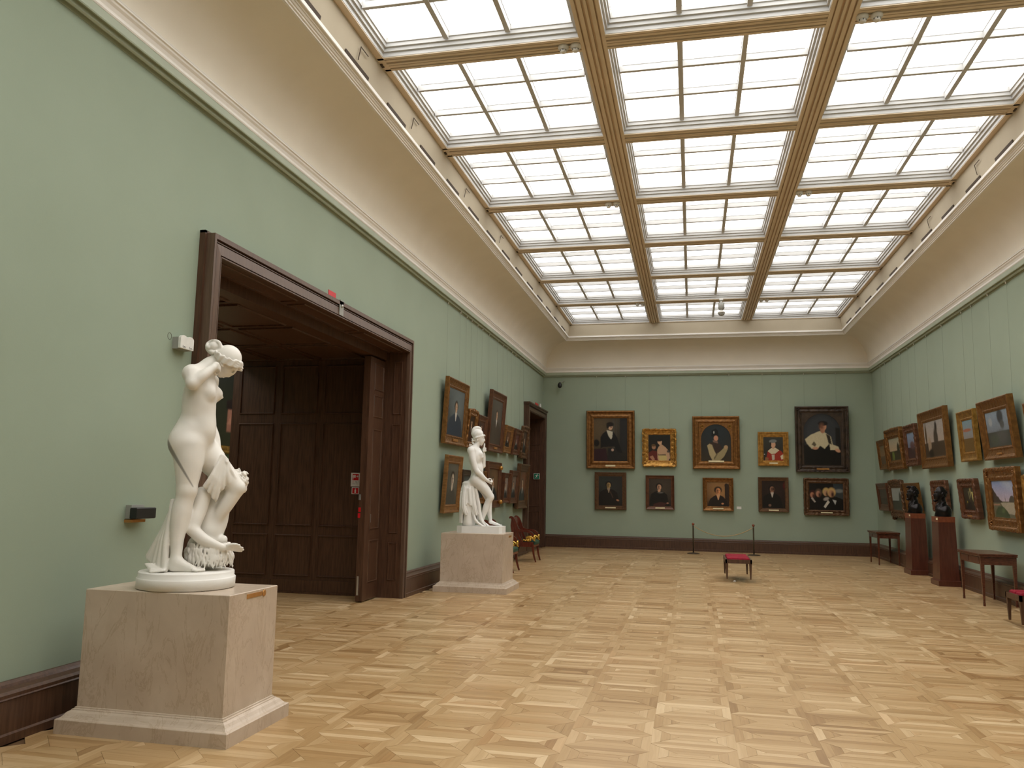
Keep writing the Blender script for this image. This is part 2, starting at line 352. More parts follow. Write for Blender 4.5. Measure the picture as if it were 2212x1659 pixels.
eb.box((SX[0] - .01, SY[0] - .02, ZS), (SX[0] + .07, SY[-1] + .02, ZS + .2)).box((SX[3] - .07, SY[0] - .02, ZS), (SX[3] + .01, SY[-1] + .02, ZS + .2))
eb.box((SX[0], SY[0] - .02, ZS), (SX[3], SY[0] + .05, ZS + .2)).box((SX[0], SY[-1] - .02, ZS), (SX[3], SY[-1] + .02, ZS + .2))
eb.build('edge_beam', M_['bar'], ceil)
cl = MB().box((0, -.035, -.012), (.035, .035, .05)).mesh('joint_block')
for y in SY[1:]:
    link('joint_block', cl, M_['groove'], ceil, (SX[0] - .012, y, ZS)); link('joint_block', cl, M_['groove'], ceil, (SX[3] - .022, y, ZS))

# skylight windows: stepped white frame, muntins, nine panes
def build_window(wx, wy, eL, eR):
    """opening from -wx/2..; returns dict of meshes"""
    fr = MB(); L = []
    prof = [(-.02, -.004), (.004, -.004), (.004, .042), (.010, .046), (.026, .046), (.028, .084), (.034, .088), (.050, .088), (.052, .126), (.058, .130), (.066, .130), (.066, .185)]
    for d, z in prof: L.append([(-wx / 2 + d, -wy / 2 + d, z), (wx / 2 - d, -wy / 2 + d, z), (wx / 2 - d, wy / 2 - d, z), (-wx / 2 + d, wy / 2 - d, z)])
    for l in range(len(L)): L[l] = L[l][::-1]
    fr.loops(L, caps=False)
    ix, iy = wx - .132, wy - .132
    mun = []
    for k in (1, 2):
        mun.append(MB().box((-ix / 2 + ix * k / 3 - .026, -iy / 2, .095), (-ix / 2 + ix * k / 3 + .026, iy / 2, .176)).box((-ix / 2 + ix * k / 3 - .031, -iy / 2, .176), (-ix / 2 + ix * k / 3 + .031, iy / 2, .182), 1))
    for k in (1, 2):
        for i in range(3):
            mun.append(MB().box((-ix / 2 + ix * i / 3 + (.026 if i else 0), -iy / 2 + iy * k / 3 - .022, .104), (-ix / 2 + ix * (i + 1) / 3 - (.026 if i < 2 else 0), -iy / 2 + iy * k / 3 + .022, .176)).box((-ix / 2 + ix * i / 3 + .03, -iy / 2 + iy * k / 3 - .027, .176), (-ix / 2 + ix * (i + 1) / 3 - .03, -iy / 2 + iy * k / 3 + .027, .182), 1))
    pane = []
    for i in range(3):
        for j in range(3):
            pane.append(MB().box((-ix / 2 + ix * i / 3 + .006, -iy / 2 + iy * j / 3 + .006, .182), (-ix / 2 + ix * (i + 1) / 3 - .006, -iy / 2 + iy * (j + 1) / 3 - .006, .190)))
    return fr.mesh('window_frame'), [m.mesh('muntin') for m in mun], [p.mesh('pane') for p in pane]
cache = {}
wn = 0
for i in range(3):
    a = SX[i] + (.138 if i else .07); b = SX[i + 1] - (.138 if i < 2 else .07)
    for k in range(len(SY) - 1):
        y0 = SY[k] + (.138 if k else .05); y1 = SY[k + 1] - (.138 if k < len(SY) - 2 else .02)
        key = (round(b - a, 3), round(y1 - y0, 3))
        if key not in cache: cache[key] = build_window(b - a, y1 - y0, 0, 0)
        fr, mu, pa = cache[key]; wn += 1
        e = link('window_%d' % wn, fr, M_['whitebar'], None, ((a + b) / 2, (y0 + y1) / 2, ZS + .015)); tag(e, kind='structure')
        for m in mu: link('muntin', m, [M_['whitebar'], M_['jointshade']], e)
        for p in pa:
            o = link('pane', p, None, e); o.data.materials.clear() if False else None
            if not p.materials: p.materials.append(GLOW[k])
            o.material_slots[0].link = 'OBJECT'; o.material_slots[0].material = GLOW[k]

# ------------------------------------------------------------------ doorways in the left wall
def u_sweep(name, y0, y1, z1, prof, sscale, mat, parent=None):
    """architrave round a doorway: prof (t inward, x)"""
    mb = MB(); L = []
    for t, x in prof: L.append([(x, y0 + t * sscale, 0), (x, y0 + t * sscale, z1 - t), (x, y1 - t * sscale, z1 - t), (x, y1 - t * sscale, 0)])
    mb.loops(L, caps=False, closed=False); return mb.build(name, mat, parent)
def panel_set(parent, plane, c, us, zs, mat, sgn=1, name='panel', bead=.018, proud=.014):
    """bead-framed panels; plane 'y' wall facing -y at y=c ; 'x' wall facing +x at x=c; 'z' ceiling facing down"""
    for (u0, u1) in us:
        for (z0, z1) in zs:
            mb = MB()
            def P(u, w, d):
                if plane == 'y': return (u, c - d * sgn, w)
                if plane == 'x': return (c + d * sgn, u, w)
                return (u, w, c - d)
            L = []
            for t, d in ((0, .002), (bead * .35, proud), (bead * .8, proud), (bead, .003), (bead + .01, .002)):
                L.append([P(u0 + t, z0 + t, d), P(u1 - t, z0 + t, d), P(u1 - t, z1 - t, d), P(u0 + t, z1 - t, d)])
            mb.loops(L, caps=False); mb.add(L[-1], [(0, 1, 2, 3)])
            mb.build(name, mat, parent)
cas = [(0, -.10), (0, .0), (.0, .038), (.045, .038), (.046, .0), (.062, .0), (.063, .026), (.070, .026), (.071, .0), (.079, .0), (.080, .024), (.172, .030), (.173, .004), (.182, .004), (.183, .030), (.195, .030), (.195, -.02)]
d1 = empty('door_1', (0, 0, 0)); tag(d1, kind='structure')
u_sweep('architrave', 6.262, 11.612, 3.836, cas, .69, M_['woodlt'], d1)
MB().box((-.10, 6.235, 0), (-.045, 6.262, 3.86)).box((-.10, 11.612, 0), (-.045, 11.64, 3.86)).box((-.10, 6.235, 3.836), (-.045, 11.64, 3.86)).build('outer_moulding', M_['wood'], d1)
j = MB().box((-.46, 6.36, 0), (-.0, 6.398, 3.64)).box((-.34, 11.49, 0), (-.0, 11.54, 3.64)).box((-.34, 6.36, 3.64), (-.0, 11.54, 3.70)); j.build('door_lining', M_['wood'], d1)
panel_set(d1, 'y', 11.49, [(-.225, -.085)], [(.25, .80), (.93, 2.55), (2.69, 3.50)], M_['wood'])
panel_set(d1, 'z', 3.64, [(-.28, -.06)], [(6.5, 8.05), (8.2, 9.75), (9.9, 11.4)], M_['wood'])
MB().box((-.50, 6.30, 3.52), (-.34, 11.6, 3.75)).build('head_beam', M_['wood'], d1)
# folded leaf standing in the opening
lf = MB().bbox((-.46, 10.90, .012), (-.36, 11.47, 3.50), .006).build('door_leaf', M_['wood'], d1)
for z0, z1 in ((.25, .85), (1.0, 2.45), (2.62, 2.95), (3.02, 3.42)):
    mb = MB(); L = []
    for t, d in ((0, .0), (.006, .010), (.016, .010), (.022, -.001)): L.append([(-.36 + d, 11.07 + t, z0 + t), (-.36 + d, 11.42 - t, z0 + t), (-.36 + d, 11.42 - t, z1 - t), (-.36 + d, 11.07 + t, z1 - t)])
    mb.loops(L, caps=False).build('leaf_panel', M_['wood'], lf)
MB().box((-.462, 10.893, 1.42), (-.430, 10.90, 1.50)).build('lock_plate', M_['steel'], lf)
MB().box((-.44, 10.888, .10), (-.415, 10.90, .36)).build('floor_bolt', M_['steel'], lf)
MB().box((-.358, 11.08, 1.10), (-.350, 11.10, 1.22)).build('door_handle', M_['steel'], lf)
# panelled passage behind
ps = MB().box((-2.94, 11.53, 0), (-.34, 11.75, 3.62)).box((-2.94, 6.1, 0), (-.46, 6.3, 3.62)).box((-2.94, 6.1, 3.55), (-.46, 11.75, 3.66)).box((-.50, 11.49, 0), (-.34, 11.6, 3.62))
ps.box((-2.94, 11.515, 0), (-.5, 11.53, .20)).box((-2.94, 11.505, 0), (-.5, 11.53, .03))
pv = ps.build('wall_passage', M_['wood']); tag(pv, kind='structure')
PU = [(-2.80, -2.20), (-2.085, -1.475), (-1.365, -.62)]
panel_set(pv, 'y', 11.53, PU, [(.25, .87), (1.0, 2.57), (2.71, 3.47)], M_['wood'], bead=.022, proud=.02)
panel_set(pv, 'z', 3.55, PU, [(6.5, 7.6), (7.75, 8.85), (9.0, 10.1), (10.25, 11.35)], M_['wood'], bead=.022, proud=.02)
# second doorway
d2 = empty('door_2', (0, 0, 0)); tag(d2, kind='structure')
u_sweep('architrave', 20.67, 23.34, 3.86, cas, .95, M_['wood'], d2)
MB().box((-.10, 20.63, 3.86), (.07, 23.38, 3.90)).box((-.10, 20.65, 3.83), (.05, 23.36, 3.86)).build('door_cornice', M_['wood'], d2)
MB().box((-.75, 23.15, 0), (0, 23.22, 3.68)).box((-.75, 20.84, 0), (0, 20.87, 3.68)).box((-.75, 20.84, 3.66), (0, 23.2, 3.74)).box((-.78, 20.8, 0), (-.72, 23.3, 3.74)).build('door_lining', M_['wood'], d2)
panel_set(d2, 'y', 23.15, [(-.62, -.12)], [(.2, 1.0), (1.13, 2.75), (2.9, 3.55)], M_['wood'])
panel_set(d2, 'x', -.72, [(20.98, 21.95), (22.1, 23.05)], [(.2, 1.0), (1.13, 2.75), (2.9, 3.55)], M_['wood'])
# room beyond the passage
nr = MB().box((-5.3, 4.8, 0), (-5.0, 18.3, 5)).box((-5.0, 18.0, 0), (-2.94, 18.3, 5)).box((-5.0, 4.8, 0), (-2.94, 5.0, 5)).box((-5.0, 4.8, 4.9), (-2.9, 18.3, 5.1)).box((-2.99, 11.75, 0), (-2.90, 18.3, 5)).box((-2.99, 4.8, 0), (-2.90, 6.1, 5)).box((-2.99, 6.1, 3.62), (-2.90, 11.75, 5))
tag(nr.build('wall_next_room', M_['green']), kind='structure')

# ------------------------------------------------------------------ pictures
def S(r, g, b):
    return tuple(((c / 255 + .055) / 1.055) ** 2.4 if c > 10 else c / 255 / 12.92 for c in (r, g, b))
def canvas_mesh(w, h, ops, res=132):
    ny = res if h >= w else int(res * h / w); nx = max(16, int(ny * w / h)); 
    U, V = np.meshgrid((np.arange(nx + 1)) / nx, (np.arange(ny + 1)) / ny)
    C = np.zeros((ny + 1, nx + 1, 3)); asp = w / h
    def blend(mask, c): 
        nonlocal C
        C = C * (1 - mask[..., None]) + np.array(S(*c)) * mask[..., None]
    for op in ops:
        k = op[0]
        if k == 'g': C[:] = np.array(S(*op[1])) * (1 - V[..., None]) + np.array(S(*op[2])) * V[..., None]
        elif k == 'e':
            _, cx, cy, rx, ry, ang, c, soft = op; a = math.radians(ang)
            dx, dy = (U - cx) * asp, (V - cy); x = dx * math.cos(a) + dy * math.sin(a); y = -dx * math.sin(a) + dy * math.cos(a)
            d = np.sqrt((x / rx) ** 2 + (y / ry) ** 2); blend(np.clip((1 - d) / soft + .5, 0, 1), c)
        elif k == 'p':
            _, pts, c = op[:3]; ins = np.zeros(U.shape, bool); n = len(pts)
            for i in range(n):
                x1, y1 = pts[i]; x2, y2 = pts[(i + 1) % n]
                if y1 == y2: continue
                cond = ((V > y1) != (V > y2)) & (U < (x2 - x1) * (V - y1) / (y2 - y1) + x1); ins ^= cond
            m = ins.astype(float); al = op[3] if len(op) > 3 else 1
            m = (m + np.roll(m, 1, 0) + np.roll(m, -1, 0) + np.roll(m, 1, 1) + np.roll(m, -1, 1)) / 5; blend(m * al, c)
        elif k == 's':                       # speckled brush texture: amount
            nz = RNG.rand(ny + 1, nx + 1); 
            for _ in range(2): nz = (nz + np.roll(nz, 1, 0) + np.roll(nz, 1, 1)) / 3
            C *= (1 + op[1] * (nz[..., None] - .5) * 2)
    idx = lambda i, j: j * (nx + 1) + i
    vs = [((u - .5) * w, 0, v * h) for u, v in zip(U.ravel(), V.ravel())]
    fs = [(idx(i, j), idx(i + 1, j), idx(i + 1, j + 1), idx(i, j + 1)) for j in range(ny) for i in range(nx)]
    me = bpy.data.meshes.new('canvas'); me.from_pydata(vs, [], fs)
    ca = me.color_attributes.new('paint', 'FLOAT_COLOR', 'POINT')
    ca.data.foreach_set('color', np.concatenate([np.clip(C.reshape(-1, 3), 0, 1), np.ones((len(vs), 1))], 1).astype(np.float32).ravel()); return me
PROF = {
 'ogee': [(0, .0), (0, .80), (.05, .95), (.14, 1.0), (.24, .94), (.32, .74), (.46, .66), (.62, .70), (.72, .80), (.80, .80), (.86, .68), (.93, .62), (1, .60), (1, .45)],
 'scoop': [(0, 0), (0, .9), (.05, 1.0), (.14, 1.0), (.2, .92), (.34, .76), (.55, .64), (.74, .58), (.78, .66), (.88, .66), (.92, .56), (1, .54), (1, .42)],
 'flat': [(0, 0), (0, .85), (.05, 1), (.15, 1), (.18, .86), (.5, .80), (.78, .72), (.82, .80), (.9, .80), (.94, .62), (1, .60), (1, .45)],
 'step': [(0, 0), (0, .8), (.08, .8), (.1, 1), (.26, 1), (.3, .86), (.36, .86), (.4, .76), (.6, .76), (.64, .68), (.74, .68), (.78, .60), (.9, .58), (.93, .5), (1, .5), (1, .42)]}
def frame_mesh(w, h, f, depth, prof='ogee', orn=0.0, seed=0, crest=0.0, corners=0.0, wob=0.0):
    rs = random.Random(seed); P = PROF[prof]; n = 22 if (orn or wob) else 1; mb = MB()
    ph = [rs.random() * 6 for _ in range(4)]
    L = []
    for pi, (t, d) in enumerate(P):
        x0, x1, z0, z1 = -w / 2 + t * f, w / 2 - t * f, t * f, h - t * f; ring = []
        cs = [(x0, z0), (x1, z0), (x1, z1), (x0, z1)]
        for s in range(4):
            (ax, az), (bx_, bz) = cs[s], cs[(s + 1) % 4]; ln = math.hypot(bx_ - ax, bz - az)
            for k in range(n):
                u = k / n; x = ax + (bx_ - ax) * u; z = az + (bz - az) * u
                dd = depth * d
                if orn and .05 < t < .9: dd += orn * (math.sin(u * ln * 48 + ph[s] + t * 5) * .6 + rs.uniform(-.6, .6)) * (1 if pi % 2 else .4)
                if wob and t < .12:
                    o = wob * (abs(math.sin(u * PI * max(2, round(ln / .22)))) + .4 * math.sin(u * ln * 60)) * (0.5 + 0.5 * d)
                    nx_, nz_ = ((0, -1), (1, 0), (0, 1), (-1, 0))[s]; x += nx_ * o; z += nz_ * o
                ring.append((x, -dd, z))
        L.append(ring)
    mb.loops(L, caps=False)
    def lump(x, z, r, y=None):
        y = -depth * .75 if y is None else y
        mb.lathe([(r * .2, -r * .5), (r * .85, -r * .3), (r, 0), (r * .75, r * .4), (r * .3, r * .55)], 8, (x, y, z))
    if corners:
        for sx in (-1, 1):
            for z in (f * .45, h - f * .45):
                for k in range(7):
                    a = rs.random() * 6.28; q = corners * rs.uniform(0, 1.1)
                    lump(sx * (w / 2 - f * .45) + q * math.cos(a), z + q * math.sin(a), corners * rs.uniform(.3, .55))
    if crest:
        for k in range(-4, 5):
            lump(k * w / 9.0, h + crest * (.35 * math.cos(k * .75) + .1 * (k % 2)), crest * (.85 if k % 2 == 0 else .55), -depth * .6)
    return mb.mesh('frame')
ZW = 4.95
def picture(name, wall, at0, at1, zb, zt, fw_, mat, ops, label, tilt=.06, depth=.085, prof='ogee', plate=None, orn=0, wob=0, crest=0, corners=0, group=None, arch=None, back=.02, cat='painting', wires=True, inner=None):
    w = at1 - at0; c = (at0 + at1) / 2; hgt = zt - zb
    if wall in 'LR': depth *= .68; back = .035
    loc, rz = {'F': ((c, YF, zb), 0), 'L': ((XL, c, zb), PI / 2), 'R': ((XR, c, zb), -PI / 2), 'N': ((-5.0, c, zb), PI / 2)}[wall]
    root = empty(name, loc, rz); tag(root, label, cat, group)
    Lsl = math.hypot(hgt, tilt); ang = math.atan2(tilt, hgt)
    ms = frame_mesh(w, Lsl, fw_, depth, prof, orn, len(label), crest, corners, wob)
    fr = link('frame', ms, M_[mat], root, (0, -back, 0), (ang, 0, 0))
    bk = MB().box((-w / 2 + .01, -.006, .01), (w / 2 - .01, 0.0, Lsl - .01)).build('backing', M_['framedk'], fr)
    cw, ch = w - 2 * fw_, Lsl - 2 * fw_
    if arch:                                   # gilt slip with an arched opening
        mb = MB(); K = 24; r = cw / 2 * .92; zc = ch - r * 1.0 - .03
        inn = [(-r, .02), (r, .02)] + [(r * math.cos(PI * k / K), zc + r * math.sin(PI * k / K)) for k in range(K + 1)]
        out = []
        for x, z in inn:
            dx, dz = x, z - zc * .6; s = min((cw / 2) / abs(dx) if abs(dx) > 1e-6 else 9e9, ((ch - zc * .6) / dz if dz > 0 else (-zc * .6) / dz) if abs(dz) > 1e-6 else 9e9); out.append((dx * s, zc * .6 + dz * s))
        out[0] = (-cw / 2, 0); out[1] = (cw / 2, 0)
        A = [(x, -depth * .58, z + fw_) for x, z in out]; B = [(x, -depth * .58, z + fw_) for x, z in inn]; Cc = [(x, -depth * .5, z + fw_) for x, z in inn]
        mb.loops([A, B, Cc], caps=False)
        for sx in (-1, 1):
            if arch == 'rosette': mb.lathe([(.01, .0), (.055, .005), (.05, .015), (.03, .02), (.03, .03), (.01, .035)], 14, (0, 0, 0))
        mb.build('arched_slip', M_['gilt' if arch == 'rosette' else 'framedk'], fr)
        if arch == 'rosette':
            for sx in (-1, 1):
                rb = MB()
                for q in range(8): rb.lathe([(.004, -.01), (.02, 0), (.004, .012)], 8, (.038 * math.cos(q * PI / 4), .038 * math.sin(q * PI / 4), 0))
                rb.lathe([(.004, -.012), (.02, 0), (.004, .02)], 10)
                rb.build('rosette', M_['gold'], fr, (sx * (cw / 2 - .07), -depth * .60, fw_ + ch - .09), (PI / 2, 0, 0))
    link('canvas', canvas_mesh(cw + .01, ch + .01, ops), M_['canvas'], fr, (0, -depth * .47, fw_ - .005))
    if plate:
        MB().bbox((-plate[0] / 2, -.008, -plate[1] / 2), (plate[0] / 2, .0, plate[1] / 2), .002).build('nameplate', M_[plate[2]], fr, (0, -depth * max(.84, plate[4] if len(plate) > 4 else .84), fw_ * plate[3]))
    if wires:
        for sx in (-.30, .30):
            x = sx * w; y0 = -back - tilt * .9 + .0; zt_ = hgt * .93
            MB().tube([(x, min(-.012, y0 * .3), zt_), (x, -.016, ZW - zb)], .0011, 5).build('wire', M_['wire'], root)
            MB().tube([(x, -.03, ZW - zb + .02), (x, -.034, ZW - zb - .005), (x, -.024, ZW - zb - .05)], .008, 7).build('hook', M_['hook'], root)
    return root
def man(hx, hy, r, skin, hair, coat, bg0, bg1, shirt=None, face=1.0, sh=.36, extra=()):
    """generic bust portrait; hx,hy head centre, r head radius (in heights)"""
    r *= 1.22
    ops = [('g', bg0, bg1), ('e', hx + .12, hy - .05, .38, .42, 0, tuple(min(255, int(c * 1.25)) for c in bg1), 1.4)]
    ops += list(extra)
    ops += [('p', [(hx - sh - .12, 0), (hx - sh, hy - r * 2.6), (hx - sh * .55, hy - r * 1.75), (hx - r * .7, hy - r * 1.35), (hx + r * .7, hy - r * 1.35), (hx + sh * .6, hy - r * 1.8), (hx + sh, hy - r * 2.8), (hx + sh + .1, 0)], coat)]
    ops += [('e', hx, hy - r * 1.25, r * .5, r * .7, 0, skin, .3)]
    if shirt: ops += [('p', [(hx - r * .55, hy - r * 1.15), (hx + r * .75, hy - r * 1.15), (hx + r * .2, hy - r * 2.9), (hx - r * .05, hy - r * 2.9)], shirt)]
    dk = tuple(int(c * .62) for c in skin)
    ops += [('e', hx, hy + r * .28, r * 1.18, r * 1.08, 0, hair, .35), ('e', hx - r * .72, hy + r * .05, r * .42, r * .55, 0, hair, .4), ('e', hx + r * .78, hy + r * .1, r * .40, r * .55, 0, hair, .4), ('e', hx + r * .08, hy - r * .1, r * .74, r * .98, 0, skin, .3), ('e', hx - r * .25, hy - r * .15, r * .35, r * .8, 0, dk, 1.2),
            ('e', hx - r * .2, hy + r * .08, r * .16, r * .08, 0, hair, .5), ('e', hx + r * .38, hy + r * .08, r * .16, r * .08, 0, hair, .5), ('e', hx + r * .15, hy - r * .5, r * .2, r * .06, 0, (130, 50, 40), .6), ('s', .10)]
    return ops
BRPL = (.26, .05, 'cardplate', .45)
# --- far wall, upper row
ops = [('g', (30, 27, 24), (62, 55, 45)), ('e', .15, .75, .3, .4, 0, (92, 76, 54), 1.5), ('p', [(.55, 1), (.55, .2), (.62, .2), (.62, 1)], (74, 68, 58)), ('p', [(.66, 1), (.66, .2), (.69, .2), (.69, 1)], (70, 64, 55)), ('p', [(.78, 1), (.78, .25), (1, .25), (1, 1)], (34, 33, 34)),
       ('p', [(0, 0), (0, .28), (.36, .30), (.42, 0)], (48, 24, 30)), ('e', .08, .42, .07, .08, 0, (16, 13, 12), .4), ('p', [(.45, 0), (.42, .3), (.75, .3), (.80, 0)], (32, 31, 31)),
       ('p', [(.20, .30), (.20, .55), (.27, .64), (.40, .71), (.58, .69), (.70, .55), (.80, .30), (.86, .18), (.70, .22), (.62, .34), (.3, .33)], (17, 16, 17)),
       ('p', [(.38, .72), (.57, .68), (.55, .55), (.52, .5), (.44, .58)], (196, 190, 170)), ('e', .50, .79, .05, .07, 0, (196, 158, 128), .3), ('e', .49, .85, .085, .055, 0, (26, 20, 16), .4), ('e', .42, .81, .03, .05, 0, (26, 20, 16), .4), ('e', .56, .26, .03, .03, 0, (180, 150, 130), .5), ('e', .52, .78, .02, .008, 0, (110, 60, 50), .5), ('s', .12)]
picture('painting', 'F', 1.206, 2.590, 2.252, 3.913, .215, 'gilt', ops, 'gilt portrait of a standing man in black coat and white cravat, far wall, top left', .07, .11, 'ogee', (.28, .045, 'cardplate', .38, .72), orn=.004, corners=.03)
ops = [('g', (30, 22, 18), (24, 24, 22)), ('p', [(0, 0), (0, .3), (.2, .4), (.45, .35), (.55, 0)], (92, 32, 26)), ('p', [(.42, .05), (.40, .42), (.48, .55), (.62, .62), (.78, .52), (.95, .35), (.98, .1), (.9, 0), (.5, 0)], (184, 148, 116)),
       ('p', [(.45, .22), (.82, .20), (.84, .02), (.5, 0)], (190, 170, 110)), ('p', [(.42, .30), (.48, .24), (.78, .26), (.80, .2), (.45, .2)], (112, 92, 70)), ('e', .55, .64, .05, .07, 0, (182, 146, 116), .3), ('e', .52, .72, .082, .09, 0, (200, 160, 126), .25), ('e', .52, .80, .11, .06, 10, (22, 17, 15), .35),
       ('e', .25, .52, .075, .085, 0, (158, 116, 88), .3), ('e', .24, .59, .08, .045, 0, (90, 66, 40), .4), ('e', .90, .36, .05, .05, 0, (70, 60, 56), .5), ('p', [(.05, .15), (.2, .2), (.3, .05), (.2, 0)], (170, 120, 94)), ('e', .48, .72, .012, .008, 0, (50, 30, 25), .5), ('e', .56, .72, .012, .008, 0, (50, 30, 25), .5), ('s', .10)]
picture('painting', 'F', 2.809, 3.749, 2.328, 3.385, .165, 'gold', ops, 'small portrait of a bare-shouldered woman with a child in scalloped bright gilt frame', .05, .09, 'scoop', orn=.006, wob=.016, corners=.035)
ops = [('g', (52, 44, 30), (24, 32, 36)), ('e', .5, .7, .3, .35, 0, (34, 42, 46), 1.4), ('p', [(.38, .82), (.36, .68), (.58, .66), (.57, .80), (.5, .86)], (12, 14, 14)), ('p', [(.36, .655), (.62, .645), (.60, .685), (.37, .69)], (20, 20, 20)),
       ('e', .50, .61, .055, .07, 0, (186, 132, 104), .3), ('p', [(.40, .56), (.55, .54), (.56, .47), (.42, .5)], (120, 92, 76)), ('p', [(.25, .36), (.3, .50), (.45, .50), (.62, .46), (.68, .36), (.7, .0), (.35, 0)], (54, 38, 30)),
       ('p', [(.23, .42), (.30, .47), (.38, .44), (.44, .30), (.54, .14), (.52, .02), (.40, .02), (.30, .18)], (168, 152, 112)), ('p', [(.40, .04), (.52, .20), (.66, .30), (.78, .40), (.86, .34), (.74, .14), (.60, .03)], (150, 136, 98)), ('p', [(.42, .10), (.54, .24), (.56, .22), (.45, .06)], (110, 98, 70)), ('e', .80, .38, .05, .05, 0, (172, 142, 104), .4), ('e', .44, .76, .012, .035, 0, (190, 190, 180), .4), ('s', .10)]
picture('painting', 'F', 4.201, 5.483, 2.270, 3.746, .20, 'gilt', ops, 'arched gilt portrait of an officer in black hat with folded pale sleeves', .06, .11, 'ogee', (.42, .05, 'cardplate', 1.06, .5), orn=.004, arch='rosette')
ops = [('g', (44, 38, 30), (52, 54, 50)), ('p', [(.12, 0), (.22, .4), (.35, .5), (.65, .52), (.9, .40), (1, .3), (1, 0)], (150, 46, 32)), ('p', [(.22, .40), (.4, .53), (.6, .55), (.8, .44), (.6, .3), (.4, .28)], (206, 192, 160)), ('p', [(.42, .25), (.56, .26), (.56, .05), (.44, .02)], (188, 176, 156)),
       ('p', [(.85, .2), (1, .28), (1, .08), (.9, .05)], (206, 192, 160)), ('e', .50, .56, .05, .06, 0, (190, 148, 118), .3), ('e', .50, .68, .095, .13, 0, (202, 158, 126), .25), ('e', .49, .82, .15, .075, 5, (120, 124, 120), .3), ('e', .38, .70, .025, .09, 0, (40, 30, 24), .4), ('e', .06, .27, .02, .02, 0, (200, 200, 190), .5), ('p', [(.08, .02), (.1, .15), (.26, .12), (.25, .0)], (140, 96, 60)), ('s', .1)]
picture('painting', 'F', 5.968, 6.775, 2.375, 3.307, .145, 'gold', ops, 'small portrait of a woman in grey headdress and red and white dress', .05, .085, 'step', (.22, .035, 'cardplate', .5, .6))
ops = [('g', (20, 17, 15), (30, 32, 36)), ('e', .5, .62, .33, .36, 0, (52, 54, 58), .5), ('p', [(.0, 0), (.0, .38), (1, .38), (1, 0)], (14, 12, 11)), ('p', [(.84, .72), (.84, .3), (.95, .3), (.94, .7)], (22, 20, 19)),
       ('p', [(.08, .50), (.12, .42), (.24, .32), (.40, .33), (.45, .38), (.56, .32), (.68, .42), (.70, .30), (.92, .30), (.90, .36), (.76, .40), (.72, .55), (.62, .60), (.52, .66), (.40, .64), (.22, .58)], (196, 184, 150)), ('p', [(.60, .60), (.66, .42), (.74, .40), (.70, .56)], (40, 34, 28)), ('p', [(.24, .40), (.30, .46), (.36, .40), (.32, .36)], (90, 80, 62)),
       ('e', .52, .66, .04, .05, 0, (170, 120, 92), .3), ('e', .53, .735, .06, .075, 0, (196, 142, 110), .25), ('e', .53, .795, .085, .045, 0, (16, 13, 12), .35), ('e', .46, .75, .02, .04, 0, (16, 13, 12), .5), ('e', .33, .33, .05, .025, 0, (190, 140, 110), .5), ('e', .88, .29, .05, .03, -30, (200, 150, 120), .5), ('e', .5, .73, .04, .06, 0, (120, 80, 60), 1.4), ('s', .1)]
picture('painting', 'F', 6.954, 8.337, 2.213, 4.004, .175, 'framedk', ops, 'large dark-framed portrait of a man in loose white shirt', .08, .12, 'ogee', (.32, .045, 'brass', .5, .7), orn=.007, corners=.05, arch='plain')
# --- far wall, lower row
ops = man(.42, .70, .075, (168, 138, 88), (24, 20, 18), (26, 22, 20), (30, 27, 25), (38, 38, 36), (150, 130, 110), extra=[('e', .2, .8, .2, .25, 30, (46, 50, 46), 1.3)]) + [('e', .80, .19, .05, .03, -20, (170, 118, 88), .5), ('p', [(.5, .5), (.62, .28), (.6, .24), (.48, .45)], (70, 52, 46))]
picture('painting', 'F', 1.446, 2.346, 1.086, 2.146, .115, 'giltdk', ops, 'dark portrait of a seated man in double gilt frame, bottom left of the far wall', .04, .075, 'step', (.30, .035, 'cardplate', .5, .7), wires=False)
ops = man(.46, .70, .082, (198, 152, 120), (18, 14, 12), (16, 14, 14), (30, 25, 22), (52, 44, 36), None) + [('e', .52, .50, .10, .03, 0, (96, 92, 84), .8), ('p', [(.2, .08), (.5, .16), (.8, .12), (.7, .02), (.2, 0)], (62, 30, 28)), ('e', .84, .12, .04, .03, 0, (150, 110, 90), .6)]
picture('painting', 'F', 2.891, 3.686, 1.116, 2.072, .095, 'framebr', ops, 'portrait of a curly-haired youth in black under the scalloped gilt picture', .04, .07, 'scoop', (.26, .035, 'cardplate', .5, .55), wires=False)
ops = man(.50, .64, .105, (206, 140, 92), (36, 22, 14), (28, 20, 18), (58, 40, 26), (120, 88, 54), (196, 150, 110), extra=[('p', [(.82, 0), (.8, .9), (.86, .95), (1, .9), (1, 0)], (44, 30, 22))]) + [('e', .70, .12, .05, .035, 0, (190, 130, 90), .5)]
picture('painting', 'F', 4.461, 5.290, 1.120, 2.027, .12, 'gilt', ops, 'spotlit portrait of a man with side whiskers in glowing orange gilt frame', .04, .09, 'scoop', (.28, .035, 'cardplate', .5, .5), orn=.004, corners=.02, wires=False)
ops = man(.44, .70, .085, (176, 128, 100), (14, 11, 10), (10, 9, 9), (18, 14, 13), (34, 22, 19), (190, 180, 165), extra=[('e', .98, .82, .05, .12, 0, (80, 14, 14), .9)]) + [('e', .34, .11, .05, .045, 0, (120, 92, 78), .6), ('e', .5, .70, .05, .08, 0, (60, 34, 26), 1.3)]
picture('painting', 'F', 5.950, 6.746, 1.120, 2.059, .10, 'giltdk', ops, 'portrait of a bearded man with white scarf against black ground', .04, .075, 'flat', (.26, .035, 'cardplate', .45, .75), wires=False)
